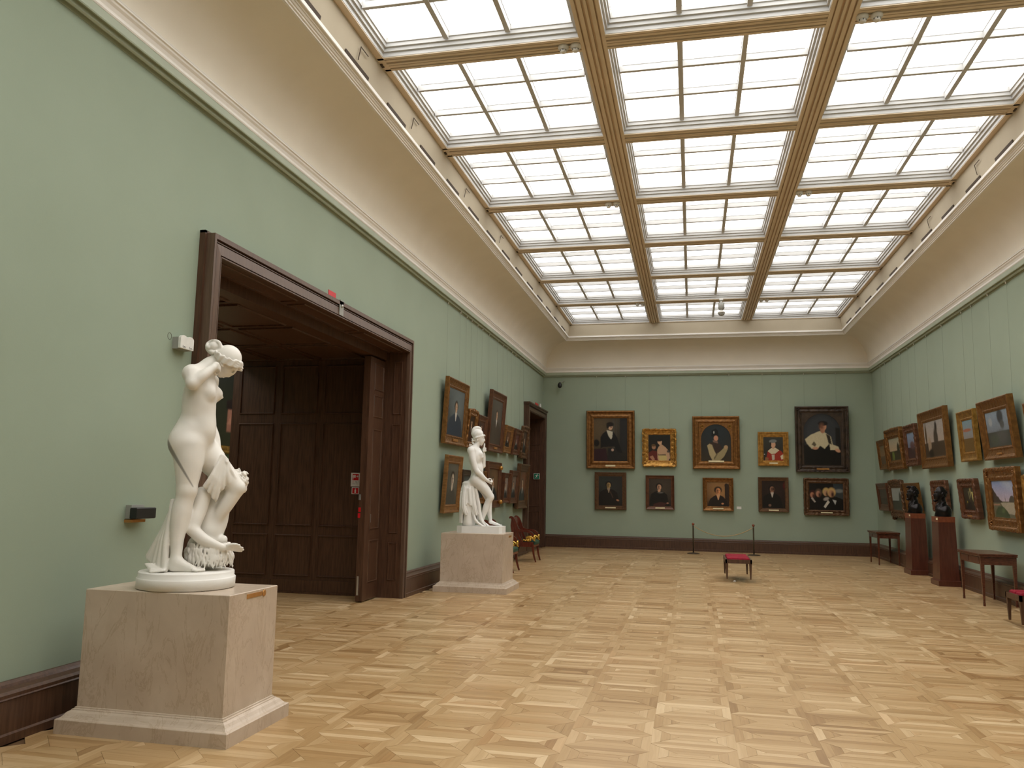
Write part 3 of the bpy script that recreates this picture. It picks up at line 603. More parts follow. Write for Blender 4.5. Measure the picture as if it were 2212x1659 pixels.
ops = [('g', (14, 12, 11), (20, 18, 17)), ('p', [(.70, 1), (.74, .72), (.8, .5), (1, .46), (1, 1)], (52, 60, 64)), ('e', .88, .72, .14, .07, 0, (120, 122, 118), .8), ('p', [(.74, .55), (1, .66), (1, .4), (.8, .3)], (58, 62, 62))]
for x, y, r, c, h in ((.10, .58, .10, (176, 120, 92), (60, 30, 26)), (.28, .62, .11, (180, 130, 104), (90, 72, 58)), (.50, .66, .11, (188, 146, 110), (190, 160, 100)), (.66, .64, .13, (184, 138, 104), (196, 160, 100))):
    ops += [('e', x, y + .03, r * 1.1, r * 1.3, 0, h, .4), ('e', x - .01, y - .02, r * .72, r * 1.0, 0, c, .4), ('e', x + .03, y - .06, r * .4, r * .8, 0, (70, 40, 32), 1.2)]
ops += [('p', [(0, 0), (0, .45), (.2, .42), (.3, .3), (.5, .4), (.8, .5), (1, .4), (1, 0)], (15, 13, 13)), ('p', [(.42, .13), (.55, .38), (.60, .30), (.47, .07)], (196, 190, 176)), ('e', .50, .42, .10, .06, 20, (160, 150, 140), .6), ('p', [(.05, .44), (.15, .28), (.2, .3), (.1, .48)], (170, 160, 150)), ('p', [(.68, .4), (.8, .36), (.76, .2)], (180, 180, 175)), ('s', .12)]
picture('painting', 'F', 7.136, 8.278, 1.061, 2.052, .14, 'giltdk', ops, 'wide picture of four huddled men in ornate gilt frame under the white shirt portrait', .05, .10, 'ogee', (.30, .03, 'cardplate', .5, .7), orn=.008, wob=.012, corners=.03, wires=False)

# --- left wall (seen at a grazing angle)
def dark(hx=.5, hy=.68, r=.08, bg=(62, 66, 66), coat=(24, 26, 30), skin=(200, 165, 135), shirt=(190, 185, 175)):
    return man(hx, hy, r, skin, (40, 28, 20), coat, tuple(int(c * .6) for c in bg), bg, shirt)
picture('painting', 'L', 13.42, 14.76, 2.386, 3.555, .17, 'gilt', dark(.5, .62, .085, (78, 84, 86), (40, 52, 66)), 'tall gilt portrait on grey ground, upper row nearest the big doorway on the left wall', .06, .11, 'scoop', (.3, .045, 'brass', .5, .5), orn=.004)
picture('painting', 'L', 14.80, 15.42, 2.40, 3.12, .12, 'gilt', dark(.5, .7, .09, (48, 36, 28), (52, 32, 24)), 'ornate crested gilt picture hanging right behind the marble youth, upper row', .08, .11, 'ogee', (.18, .05, 'signwhite', .4, .8), orn=.010, wob=.015, crest=.045, corners=.03)
picture('painting', 'L', 15.62, 16.30, 2.436, 3.09, .13, 'framebr', dark(.5, .7, .09, (60, 40, 34)), 'brown framed picture above and right of the marble youth\'s cap', .05, .10, 'scoop')
picture('painting', 'L', 16.48, 17.80, 2.406, 3.705, .18, 'framebr', dark(.5, .66, .075, (70, 66, 60), (70, 62, 54)), 'tallest red-brown framed portrait in the upper row of the left wall', .09, .12, 'scoop', (.28, .05, 'brass', .5, .5))
picture('painting', 'L', 17.95, 18.68, 2.446, 3.072, .15, 'oldgold', dark(.5, .6, .09, (90, 60, 40)), 'light brown gilt framed picture between the tallest portrait and two dark frames', .09, .10, 'scoop')
picture('painting', 'L', 18.86, 19.58, 2.443, 3.065, .14, 'framebr', dark(.5, .6, .09, (80, 50, 46)), 'dark brown carved frame, second from the far door in the upper row', .10, .12, 'ogee', orn=.006)
picture('painting', 'L', 19.86, 20.60, 2.402, 3.200, .15, 'giltdk', dark(.5, .6, .09, (60, 44, 38)), 'crested dark frame, upper row, next to the far door', .08, .12, 'ogee', orn=.010, wob=.014, crest=.04, corners=.03)
picture('painting', 'L', 13.49, 14.44, 1.180, 2.192, .15, 'oldgold', dark(.5, .62, .12, (76, 74, 66), (66, 62, 56), (190, 175, 155), None), 'light wooden framed portrait on grey ground, lower row left of the marble youth', .065, .10, 'scoop', wires=False)
picture('painting', 'L', 14.58, 15.45, 1.264, 1.964, .12, 'framedk', dark(), 'dark picture half hidden behind the marble youth, lower row', .04, .09, 'flat', wires=False)
picture('painting', 'L', 15.65, 16.33, 1.312, 1.974, .12, 'gilt', dark(.5, .6, .1, (96, 60, 40)), 'gilt framed picture mostly hidden behind the marble youth\'s thigh', .045, .09, 'scoop', wires=False)
b4 = picture('painting', 'L', 16.45, 17.66, 1.211, 2.190, .16, 'framebr', dark(.5, .6, .1, (88, 66, 44)), 'brown frame with bright gilt corner balls, lower row of the left wall', .03, .12, 'flat', wires=False)
for x in (.46,):
    for z in (.12, .86):
        o = MB().lathe([(.01, -.05), (.045, -.03), (.055, 0), (.045, .03), (.01, .05)], 14).build('corner_ball', M_['gold'], b4, (x, -.15, z))
picture('painting', 'L', 17.86, 18.50, 1.311, 1.984, .11, 'framebr', dark(.5, .6, .1, (120, 110, 100)), 'small deep frame with black side, lower row, left of the three by the chairs', .05, .15, 'scoop', wires=False)
picture('painting', 'L', 18.66, 19.42, 1.286, 2.058, .13, 'framebr', dark(.5, .6, .1, (96, 84, 74)), 'middle brown frame of the lower row above the armchair', .06, .12, 'flat', wires=False)
picture('painting', 'L', 19.46, 20.60, 1.148, 2.247, .20, 'giltdk', dark(.5, .6, .1, (90, 54, 34)), 'deep dark frame with gilt inner slip beside the far door, lower row', .075, .15, 'scoop', wires=False)
# near picture cut by the left edge of the photograph
picture('painting', 'L', 3.10, 4.015, 2.10, 3.04, .14, 'gold', dark(), 'gilt frame at the left edge above the near baseboard', .06, .09, 'ogee')

# --- right wall
def land(sky0, sky1, gnd, water=None, trees=(), tower=None, extra=()):
    ops = [('g', sky0, sky1), ('p', [(0, 0), (0, .42), (1, .42), (1, 0)], gnd)]
    if water: ops += [('e', .6, .25, .45, .18, 0, water, .8)]
    for x, y, rx, ry, c in trees: ops += [('e', x, y, rx, ry, 0, c, .5)]
    if tower: ops += [('p', [(tower - .03, .40), (tower, .62), (tower + .03, .40)], (110, 110, 118))]
    return ops + list(extra) + [('s', .22)]
dg, mg_ = (44, 42, 34), (70, 74, 54)
picture('painting', 'R', 21.67, 22.50, 2.263, 3.006, .15, 'gilt', land((150, 110, 70), (96, 84, 60), (80, 60, 40)), 'small gilt picture, last in the upper row before the corner, right wall', .07, .10, 'scoop', orn=.004)
picture('painting', 'R', 20.00, 21.50, 2.230, 3.190, .22, 'gilt', land((196, 160, 120), (150, 150, 130), (60, 56, 36), None, [(.8, .5, .22, .25, (44, 44, 30)), (.3, .2, .2, .2, (96, 110, 50))]), 'ornate crested gilt landscape of sunset sky, second in upper row from the right corner', .08, .13, 'ogee', orn=.009, wob=.012, crest=.035, corners=.03)
picture('painting', 'R', 18.84, 19.80, 2.271, 3.165, .17, 'framebr', land((90, 84, 90), (120, 140, 165), (60, 44, 44), None, [(.6, .5, .3, .15, (84, 62, 66))]), 'dark carved frame with blue-sky view, third in the upper row from the corner, right wall', .05, .12, 'ogee', orn=.008, wob=.012, corners=.03)
picture('painting', 'R', 16.65, 18.45, 2.173, 3.325, .22, 'gilt', land((170, 150, 130), (150, 145, 140), (62, 50, 38), None, [(.62, .82, .10, .14, (34, 28, 26)), (.58, .5, .2, .28, (58, 50, 42)), (.25, .35, .16, .22, (150, 130, 108)), (.1, .65, .08, .3, (70, 56, 40)), (.3, .1, .22, .14, (30, 26, 22))]), 'big gilt landscape with a tall dark tree above the plinths', .06, .14, 'scoop', orn=.003)
picture('painting', 'R', 15.11, 15.98, 2.226, 3.112, .17, 'gold', land((140, 110, 92), (112, 140, 150), (98, 76, 40), None, [(.4, .68, .4, .05, (150, 96, 76))]), 'narrow bright yellow gilt landscape under pale blue sky, right wall', .05, .11, 'scoop')
picture('painting', 'R', 13.37, 14.72, 2.208, 3.160, .20, 'gilt', land((92, 92, 92), (130, 145, 160), (62, 66, 62), (78, 78, 76), [(.65, .82, .22, .2, (58, 62, 68)), (.7, .6, .15, .12, (80, 82, 82)), (.2, .72, .14, .12, (150, 155, 158)), (.3, .2, .3, .15, (70, 76, 66))]), 'large gilt framed misty grey view, upper row, nearest full picture on the right wall', .09, .14, 'scoop', (.2, .03, 'brass', .45, .5), orn=.003)
picture('painting', 'R', 11.70, 12.91, 2.102, 2.958, .16, 'gilt', land((92, 92, 92), (130, 145, 160), (62, 66, 62)), 'gilt picture cut off by the right edge of the photograph, upper row', .08, .10, 'ogee', orn=.004)
picture('painting', 'R', 21.62, 22.72, 1.236, 1.924, .16, 'framebr', land((80, 64, 50), (60, 52, 44), (50, 36, 26)), 'red-brown frame, last in the lower row before the corner, right wall', .07, .11, 'scoop', wires=False)
s2 = picture('painting', 'R', 20.18, 21.44, 1.120, 1.960, .16, 'giltdk', land((130, 140, 130), (150, 156, 150), (60, 64, 54), None, [(.8, .5, .2, .3, (58, 62, 54))]), 'pale misty picture in fanciful scrolled dark frame above the far small table', .06, .11, 'ogee', orn=.012, wob=.028, crest=.055, corners=.055, wires=False)
for sx in (-.56, .56): MB().lathe([(.01, -.05), (.05, -.03), (.055, 0), (.04, .04), (.01, .05)], 12).build('foot_scroll', M_['giltdk'], s2, (sx, -.05, -.04))
picture('painting', 'R', 18.80, 19.95, 1.264, 1.896, .15, 'gilt', land((120, 90, 60), (90, 80, 66), (60, 44, 30)), 'gilt picture behind the curly-headed bust', .08, .10, 'scoop', wires=False)
picture('painting', 'R', 16.93, 17.90, 1.320, 1.917, .14, 'framebr', land((140, 96, 60), (120, 84, 60), (90, 56, 36), None, [(.4, .4, .12, .2, (180, 120, 70)), (.7, .3, .1, .2, (150, 60, 40))]), 'carved reddish frame behind the bald bust', .035, .11, 'ogee', orn=.010, wob=.012, wires=False)
picture('painting', 'R', 15.18, 16.05, 1.240, 1.922, .15, 'framebr', [('g', (40, 28, 20), (66, 62, 50)), ('p', [(.55, .95), (.62, .5), (.68, .95)], (170, 160, 110)), ('p', [(.7, .8), (.78, .35), (.84, .8)], (190, 178, 110)), ('p', [(.4, .8), (.5, .4), (.52, .85)], (120, 116, 80)), ('e', .25, .35, .05, .05, 0, (170, 150, 60), .8), ('e', .4, .2, .3, .18, 20, (36, 26, 22), .7), ('s', .25)], 'small ornate brown framed picture with pale streaks above the near table', .06, .14, 'ogee', (.22, .03, 'brass', .3, .6), orn=.008, wob=.012, corners=.02, wires=False)
ops = [('g', (206, 172, 160), (122, 142, 182)), ('e', .7, .9, .4, .12, -15, (160, 168, 186), 1.4), ('p', [(0, 0), (0, .44), (1, .44), (1, 0)], (96, 92, 72)), ('p', [(0, .40), (0, .80), (.05, .78), (.09, .70), (.15, .66), (.20, .58), (.27, .56), (.33, .48), (.42, .44), (.42, .40)], (60, 50, 44)), ('p', [(.72, .42), (.74, .50), (.80, .58), (.88, .60), (.94, .56), (1, .60), (1, .40)], (76, 70, 62)), ('p', [(.55, .42), (.555, .52), (.565, .60), (.575, .52), (.58, .42)], (112, 104, 108)),
       ('p', [(.35, .40), (1, .42), (1, .10), (.55, .12)], (158, 148, 128)), ('p', [(0, .36), (.30, .37), (.30, .34), (0, .33)], (150, 112, 92)), ('p', [(.05, 0), (.10, .18), (.22, .30), (.40, .32), (.60, .20), (.70, .08), (.72, 0)], (62, 72, 48)), ('e', .45, .20, .12, .07, 10, (78, 92, 58), .9), ('s', .22)]
picture('painting', 'R', 13.40, 14.72, 1.096, 2.070, .20, 'gilt', ops, 'large gilt river view at dusk under blue sky, lower row above the near table', .04, .14, 'ogee', orn=.008, wob=.012, corners=.05, wires=False)
picture('painting', 'R', 12.10, 13.26, 1.122, 1.932, .16, 'gold', land((150, 150, 150), (130, 150, 185), (70, 72, 52)), 'gilt corner at the right edge of the photograph, lower row', .03, .10, 'ogee', orn=.006, wob=.014, wires=False)
# picture in the next room
ops = [('g', (52, 50, 34), (16, 14, 12)), ('p', [(.52, .2), (.52, .52), (.86, .60), (.98, .5), (.9, .38), (.7, .42), (.66, .2)], (150, 100, 84)), ('p', [(.52, .30), (.6, .5), (.75, .62), (.86, .56), (.84, .3), (.74, .08), (.86, .04), (.68, .08), (.66, .3)], (172, 118, 98)), ('p', [(.5, .62), (.5, .5), (.9, .54), (.9, .64), (.7, .7)], (30, 12, 14)),
       ('e', .62, .74, .03, .06, 0, (206, 170, 130), .4), ('p', [(.70, .70), (.86, .86), (.92, .78), (.88, .66), (.74, .64)], (206, 170, 120)), ('e', .64, .86, .08, .04, -10, (120, 30, 26), .4), ('e', .6, .82, .045, .05, 0, (26, 18, 15), .4), ('s', .1)]
picture('painting', 'N', 13.0, 16.1, 2.22, 4.0, .16, 'gold', ops, 'painting of a seated figure with red hat, glimpsed through the big doorway', .04, .08, 'step', wires=False)

# ------------------------------------------------------------------ sculpture: blended distance fields turned into one continuous surface
class Field:
    def __init__(s, lo, hi, h):
        s.lo = np.array(lo, float); s.h = h; s.n = np.ceil((np.array(hi) - s.lo) / h).astype(int) + 1
        s.F = np.full(s.n, .2, np.float32)
    def sub(s, lo, hi):
        a = np.maximum(np.floor((np.array(lo) - s.lo) / s.h).astype(int), 0); b = np.minimum(np.ceil((np.array(hi) - s.lo) / s.h).astype(int) + 1, s.n)
        if (b <= a).any(): return None
        ax = [s.lo[i] + s.h * np.arange(a[i], b[i]) for i in range(3)]
        return (slice(a[0], b[0]), slice(a[1], b[1]), slice(a[2], b[2])), np.meshgrid(*ax, indexing='ij')
    def blend(s, sl, d, k, cut=False):
        f = s.F[sl]
        if cut: s.F[sl] = np.maximum(f, -d); return
        hh = np.maximum(k - np.abs(f - d), 0) / k; s.F[sl] = np.minimum(f, d) - hh * hh * k * .25
    def rc(s, a, b, r1, r2, k=.012, cut=False):
        a, b = np.array(a, float), np.array(b, float); m = max(r1, r2) + k + .02
        g = s.sub(np.minimum(a, b) - m, np.maximum(a, b) + m)
        if g is None: return
        sl, (X, Y, Z) = g; ba = b - a; L2 = max(ba @ ba, 1e-9)
        t = np.clip(((X - a[0]) * ba[0] + (Y - a[1]) * ba[1] + (Z - a[2]) * ba[2]) / L2, 0, 1)
        d = np.sqrt((X - a[0] - t * ba[0]) ** 2 + (Y - a[1] - t * ba[1]) ** 2 + (Z - a[2] - t * ba[2]) ** 2) - (r1 + (r2 - r1) * t)
        s.blend(sl, d, k, cut)
    def chain(s, pts, rs, k=.012):
        n = len(pts)
        if n < 3: s.rc(pts[0], pts[1], rs[0], rs[1], k); return
        P = np.concatenate([np.array(pts, float), np.array(rs, float)[:, None]], 1); P = np.vstack([2 * P[0] - P[1], P, 2 * P[-1] - P[-2]]); Q = []
        m = 5 if max(rs) > .025 else 2
        for i in range(1, n):
            p0, p1, p2, p3 = P[i - 1:i + 3]
            for t in np.arange(m) / m: Q.append(.5 * (2 * p1 + (p2 - p0) * t + (2 * p0 - 5 * p1 + 4 * p2 - p3) * t * t + (3 * p1 - p0 - 3 * p2 + p3) * t ** 3))
        Q.append(P[-2])
        lo = np.min([q[:3] - q[3] for q in Q], 0) - k - .02; hi = np.max([q[:3] + q[3] for q in Q], 0) + k + .02; g = s.sub(lo, hi)
        if g is None: return
        sl, (X, Y, Z) = g; D = np.full(X.shape, 9.0, np.float32)
        for q0, q1 in zip(Q[:-1], Q[1:]):
            ba = q1[:3] - q0[:3]; L2 = max(ba @ ba, 1e-9); t = np.clip(((X - q0[0]) * ba[0] + (Y - q0[1]) * ba[1] + (Z - q0[2]) * ba[2]) / L2, 0, 1)
            D = np.minimum(D, np.sqrt((X - q0[0] - t * ba[0]) ** 2 + (Y - q0[1] - t * ba[1]) ** 2 + (Z - q0[2] - t * ba[2]) ** 2) - (q0[3] + (q1[3] - q0[3]) * t))
        s.blend(sl, D, k)
    def ell(s, c, r, ang=0, k=.015, cut=False):
        """ellipsoid; ang rotates in the x-z plane"""
        c, r = np.array(c, float), np.array(r, float); m = r.max() + k + .02
        g = s.sub(c - m, c + m)
        if g is None: return
        sl, (X, Y, Z) = g; ca, sa = math.cos(ang), math.sin(ang); x, y, z = X - c[0], Y - c[1], Z - c[2]
        u = x * ca + z * sa; w = -x * sa + z * ca
        k0 = np.sqrt((u / r[0]) ** 2 + (y / r[1]) ** 2 + (w / r[2]) ** 2); k1 = np.sqrt((u / r[0] ** 2) ** 2 + (y / r[1] ** 2) ** 2 + (w / r[2] ** 2) ** 2) + 1e-6
        s.blend(sl, k0 * (k0 - 1) / k1, k, cut)
    def floor_cut(s, z): 
        i = int((z - s.lo[2]) / s.h); s.F[:, :, :max(i, 0)] = .2
    def mesh(s, name, smooth=1, colour=None):
        F = s.F; nx, ny, nz = F.shape; ins = F < 0
        cnt = np.zeros((nx - 1, ny - 1, nz - 1), np.int8)
        for i in (0, 1):
            for j in (0, 1):
                for k in (0, 1): cnt += ins[i:nx - 1 + i, j:ny - 1 + j, k:nz - 1 + k]
        act = np.argwhere((cnt > 0) & (cnt < 8)); idx = -np.ones(cnt.shape, np.int64); idx[tuple(act.T)] = np.arange(len(act))
        acc = np.zeros((len(act), 3)); num = np.zeros(len(act)); cor = [(i, j, k) for i in (0, 1) for j in (0, 1) for k in (0, 1)]
        for a in cor:
            for ax in range(3):
                if a[ax] == 1: continue
                b = list(a); b[ax] = 1
                va = F[act[:, 0] + a[0], act[:, 1] + a[1], act[:, 2] + a[2]]; vb = F[act[:, 0] + b[0], act[:, 1] + b[1], act[:, 2] + b[2]]
                m = (va < 0) != (vb < 0); t = np.where(m, va / np.where(m, va - vb, 1), 0)
                p = np.tile(np.array(a, float), (len(act), 1)); p[:, ax] += t; acc += p * m[:, None]; num += m
        V = s.lo + s.h * (act + acc / num[:, None]); Q = []
        for ax in range(3):
            o1, o2 = [(1, 2), (2, 0), (0, 1)][ax]
            sa = [slice(None)] * 3; sb = [slice(None)] * 3; sa[ax] = slice(0, -1); sb[ax] = slice(1, None)
            d = ins[tuple(sa)].astype(np.int8) - ins[tuple(sb)].astype(np.int8); e = np.argwhere(d != 0)
            e = e[(e[:, o1] > 0) & (e[:, o2] > 0) & (e[:, o1] < F.shape[o1] - 1) & (e[:, o2] < F.shape[o2] - 1)]
            sg = d[tuple(e.T)]; q = []
            for a, b in ((0, 0), (1, 0), (1, 1), (0, 1)):
                c = e.copy(); c[:, o1] -= 1 - a; c[:, o2] -= 1 - b; q.append(idx[tuple(c.T)])
            q = np.stack(q, 1); q[sg < 0] = q[sg < 0][:, ::-1]; Q.append(q)
        Q = np.concatenate(Q); Q = Q[(Q >= 0).all(1)]
        for _ in range(smooth):
            A = np.zeros_like(V); c = np.zeros(len(V))
            for i in range(4):
                np.add.at(A, Q[:, i], V[Q[:, (i + 1) % 4]]); np.add.at(c, Q[:, i], 1); np.add.at(A, Q[:, i], V[Q[:, (i - 1) % 4]]); np.add.at(c, Q[:, i], 1)
            V = .5 * V + .5 * A / np.maximum(c, 1)[:, None]
        me = bpy.data.meshes.new(name); me.vertices.add(len(V)); me.vertices.foreach_set('co', V.astype(np.float32).ravel())
        me.loops.add(len(Q) * 4); me.loops.foreach_set('vertex_index', Q.astype(np.int32).ravel()); me.polygons.add(len(Q)); me.polygons.foreach_set('loop_start', np.arange(0, len(Q) * 4, 4, dtype=np.int32))
        me.update(calc_edges=True); me.polygons.foreach_set('use_smooth', np.ones(len(Q), bool)); me.validate()
        if colour is not None:
            ca = me.color_attributes.new('paint', 'FLOAT_COLOR', 'POINT'); ca.data.foreach_set('color', colour(V).astype(np.float32).ravel())
        return me

def pedestal(name, label, x0, x1, y0, y1, z, pr, plq):
    root = empty(name, ((x0 + x1) / 2, (y0 + y1) / 2, 0)); tag(root, label, 'pedestal'); w, d = (x1 - x0) / 2, (y1 - y0) / 2
    MB().bbox((-w, -d, .13), (w, d, z), .004).build('column', M_['ped'], root)
    mb = MB(); L = []
    for o, zz in ((pr, 0), (pr, .086), (pr - .004, .090), (pr - .022, .096), (pr - .034, .108), (pr - .048, .126), (pr - .066, .136), (pr - .068, .142), (pr - .078, .145), (pr - .080, .153), (-.004, .156)):
        L.append([(-w - o, -d - o, zz), (w + o, -d - o, zz), (w + o, d + o, zz), (-w - o, d + o, zz)])
    mb.loops(L).build('moulded_base', M_['ped'], root)
    p = MB().box((0, plq[0], plq[2]), (.004, plq[1], plq[3])).build('name_plaque', M_['brass'], root, (w, 0, 0))
    yc = plq[1] + .03; zc = (plq[2] + plq[3]) / 2
    if name == 'marble_pedestal' and y0 < 8: MB().lathe([(.022, 0), (.022, .006), (.018, .008)], 16).build('plaque_disc', M_['brass'], root, (w, yc, zc), (0, PI / 2, 0))
    return root
pedestal('marble_pedestal', 'big beige marble pedestal under the bending nude woman', .235, 1.290, 4.775, 5.390, .902, .088, (-.10, .09, .857 - .0, .885))
pedestal('marble_pedestal', 'beige marble pedestal under the seated youth in pointed cap', .270, 1.282, 12.52, 13.27, .905, .088, (.02, .22, .835, .865))

def statue_woman():
    h = .0050
    def J(u, v, b=0.0):
        q = 1595 - v; a = (u - 425) * (.00107 + 2.7e-8 * q) + .0103 - 7.37e-5 * q
        return np.array([a, -b, .8767 + q * .001172 - 1.015])
    R = lambda r: r * .00111
    f = Field((-.34, -.34, -.03), (.46, .36, 1.62), h); K = .022; rs = random.Random(5)
    B = lambda *a, **k: f.rc(*a, **k)
    # trunk
    f.ell(J(462, 690, 0), (R(110), .13, .16), .25, K); f.ell(J(500, 590, .0), (R(94), .098, .14), .1, .05)
    f.ell(J(505, 430, .0), (R(100), .122, .175), -.12, .05); f.ell(J(500, 520, 0), (R(90), .102, .13), 0, .05)
    f.ell(J(535, 640, .015), (R(58), .085, .11), .2, .05); f.ell(J(400, 742, .05), (R(84), .088, .115), .3, .05); f.ell(J(408, 715, -.06), (R(78), .08, .11), .3, .05)
    B(J(455, 325, .09), J(560, 345, -.10), R(50), R(42), k=.05); B(J(478, 310, .055), J(560, 255, .0), R(42), R(38), k=.05); B(J(500, 330, -.06), J(560, 260, -.01), R(48), R(40), k=.05)
    f.ell(J(562, 432, .075), (R(36), .043, .052), .2, .035); f.ell(J(606, 428, -.035), (R(38), .045, .050), .1, .035)
    f.ell(J(594, 450, .085), (R(6), .007, .008), 0, .010); f.ell(J(642, 446, -.035), (R(6), .007, .008), 0, .010); f.ell(J(560, 585, .075), (R(5), .008, .008), 0, .004, cut=True)
    B(J(545, 285, 0), J(612, 205, 0), R(40), R(34), k=.04)
    # head: skull, cheeks, brow, nose, lips, chin
    f.ell(J(676, 204, 0), (R(84), .084, .096), .25, .02); f.ell(J(676, 262, 0), (R(50), .060, .062), .6, .03); B(J(670, 268, 0), J(640, 300, 0), R(42), R(24), k=.03)
    f.ell(J(628, 312, 0), (R(15), .018, .018), 0, .014); B(J(714, 276, 0), J(680, 310, 0), R(7), R(11), k=.012); f.ell(J(676, 315, 0), (R(10), .013, .010), 0, .006)
    f.ell(J(660, 319, .0), (R(8), .019, .007), .7, .005); f.ell(J(650, 323, .0), (R(8), .016, .007), .7, .005); f.ell(J(656, 323, .0), (R(4), .018, .003), .7, .003, cut=True)
    for sb in (-1, 1):
        f.ell(J(704, 288, .034 * sb), (R(12), .015, .010), .8, .004, cut=True); f.ell(J(698, 284, .034 * sb), (R(9), .012, .008), .8, .004); B(J(718, 268, .016 * sb), J(698, 272, .060 * sb), R(8), R(6), k=.01)
        f.ell(J(636, 252, .074 * sb), (R(12), .010, .026), .3, .006); f.ell(J(634, 252, .084 * sb), (R(5), .006, .014), .3, .003, cut=True)
    # hair: rolled waves under the smooth cap, knot behind
    for sb in (-1, 1):
        for st in range(4):
            P = []; 
            for i in range(19):
                t = i / 18; u = (1 - t) ** 2 * 598 + 2 * t * (1 - t) * 650 + t * t * 758; v = (1 - t) ** 2 * 178 + 2 * t * (1 - t) * 236 + t * t * 238
                bb = .024 + .074 * math.sin(PI * (.16 + .70 * (1 - t))) ** .8
                P.append(J(u + 3 * math.cos(i * 1.9 + st), v - 4 + st * 11 + 5 * math.sin(i * 1.55 + st * 1.3), sb * (bb - .003 * st)))
            f.chain(P, [R(8 + 2 * math.sin(i * 1.4 + st)) for i in range(19)], .004)
    for i in range(9):
        a = i / 8 * PI; f.ell(J(757 - 4 * abs(math.cos(a)), 240 + 4 * math.sin(i * 2), .062 * math.cos(a)), (R(12), .016, .018), 0, .006)
    f.ell(J(594, 143, 0), (R(42), .046, .042), 0, .01)
    for i in range(7):
        a = i * .9; P = [J(588 + 40 * math.cos(a + q * .5) * (1 - .0 * q), 142 + 38 * math.sin(a + q * .5), .042 * math.sin(q * .9 + i)) for q in range(5)]
        f.chain(P, [R(12)] * 5, .004)
    f.chain([J(560, 150, .02), J(548, 140, .0), J(556, 118, -.02), J(585, 104, 0)], [R(14), R(13), R(13), R(12)], .004)
    for sb in (-1, 1): B(J(618, 140, .02 * sb), J(642, 178, .03 * sb), R(22), R(12), k=.008)
    # near arm raised to the neck
    B(J(452, 325, .12), J(460, 388, .160), R(46), R(38), k=.045); f.chain([J(460, 388, .160), J(520, 338, .150), J(580, 285, .115)], [R(38), R(35), R(24)], .02)
    f.ell(J(597, 268, .105), (R(27), .018, .028), .5, .015)
    for i in range(4): f.chain([J(606 + i * 3, 256 + i * 10, .108), J(623, 274 + i * 9, .098), J(616 - i * 2, 297 + i * 5, .078)], [R(8), R(7.5), R(6)], .002)
    f.chain([J(585, 290, .10), J(592, 312, .09), J(604, 322, .08)], [R(9), R(8), R(7)], .004)
    # far arm down into the drapery, fingers closing on the cloth
    f.chain([J(580, 335, -.13), J(570, 480, -.155), J(572, 600, -.15), J(600, 690, -.11), J(614, 770, -.06)], [R(42), R(34), R(30), R(28), R(20)], .03)
    f.ell(J(626, 800, -.035), (R(20), .018, .030), -.3, .01)
    for i in range(4): f.chain([J(630 + i * 4, 806, -.055 + i * .012), J(640 + i * 4, 820, -.055 + i * .010), J(640 + i * 5, 834, -.05 + i * .010)], [R(7), R(6), R(5)], .003)
    # standing leg
    f.chain([J(442, 752, .055), J(439, 830, .065), J(436, 900, .075), J(430, 965, .082), J(428, 1015, .088)], [R(94), R(89), R(77), R(66), R(59)], .028)
    f.chain([J(428, 1015, .088), J(412, 1075, .085), J(396, 1135, .085), J(383, 1205, .09), J(372, 1285, .10), J(367, 1365, .11), J(362, 1410, .115)], [R(59), R(56), R(59), R(53), R(41), R(34), R(35)], .018)
    f.ell(J(446, 1010, .105), (R(32), .03, .042), 0, .02)
    f.ell(J(350, 1440, .115), (R(34), .032, .032), 0, .02); f.chain([J(370, 1420, .118), J(420, 1444, .128), J(466, 1460, .135)], [R(36), R(28), R(19)], .018); B(J(350, 1452, .115), J(460, 1464, .135), R(24), R(19), k=.012)
    for i, (tx, bb, r) in enumerate(((530, .112, 13), (536, .130, 10), (524, .147, 9.5), (510, .161, 9), (494, .173, 8.5))):
        B(J(462, 1463, .112 + i * .014), J(tx - 8, 1468, bb), R(r * 1.05), R(r), k=.004)
    # raised leg
    f.chain([J(505, 760, -.05), J(590, 850, -.05), J(665, 925, -.045), J(722, 992, -.04)], [R(96), R(84), R(68), R(56)], .028)
    f.ell(J(742, 990, -.035), (R(36), .042, .04), 0, .02)
    f.chain([J(728, 1000, -.04), J(690, 1060, -.04), J(650, 1115, -.045), J(602, 1180, -.05), J(568, 1245, -.05)], [R(52), R(48), R(47), R(38), R(29)], .018)
    f.chain([J(566, 1248, -.05), J(600, 1290, -.045), J(642, 1310, -.04)], [R(30), R(26), R(18)], .02)
    f.chain([J(650, 1130, -.11), J(640, 1210, -.10), J(618, 1280, -.08)], [R(40), R(34), R(26)], .018); f.ell(J(648, 1304, -.05), (R(26), .03, .03), 0, .02)
    # cloth over the thigh: a hanging triangle in soft folds and a band across
    n = 30
    for i in range(n):
        t = i / (n - 1)
        if t < .5: q = t / .5; u, v = 528 + 74 * q, 985 + 92 * q ** 1.2
        else: q = (t - .5) / .5; u, v = 602 + 116 * q, 1077 - 152 * q ** .6
        wv = .008 * math.sin(i * 1.35); bb = .062 - .055 * t ** 2
        f.chain([J(640 + 26 * t, 806 + 26 * t, .025 - .02 * t), J(.4 * 650 + .6 * u, .4 * 820 + .6 * v, bb + wv * .8), J(u, v + 5 * math.sin(i * 1.35), bb - .012 + wv * 1.6)], [R(12), R(11), R(8)], .008)
    for i in range(6): f.chain([J(600 + i * 8, 812 - i * 2, -.06 + i * .016), J(640 + i * 5, 806 + i * 7, -.01 + i * .008), J(684 - i * 3, 852 + i * 8, -.03 + i * .008)], [R(8), R(10), R(8)], .006)
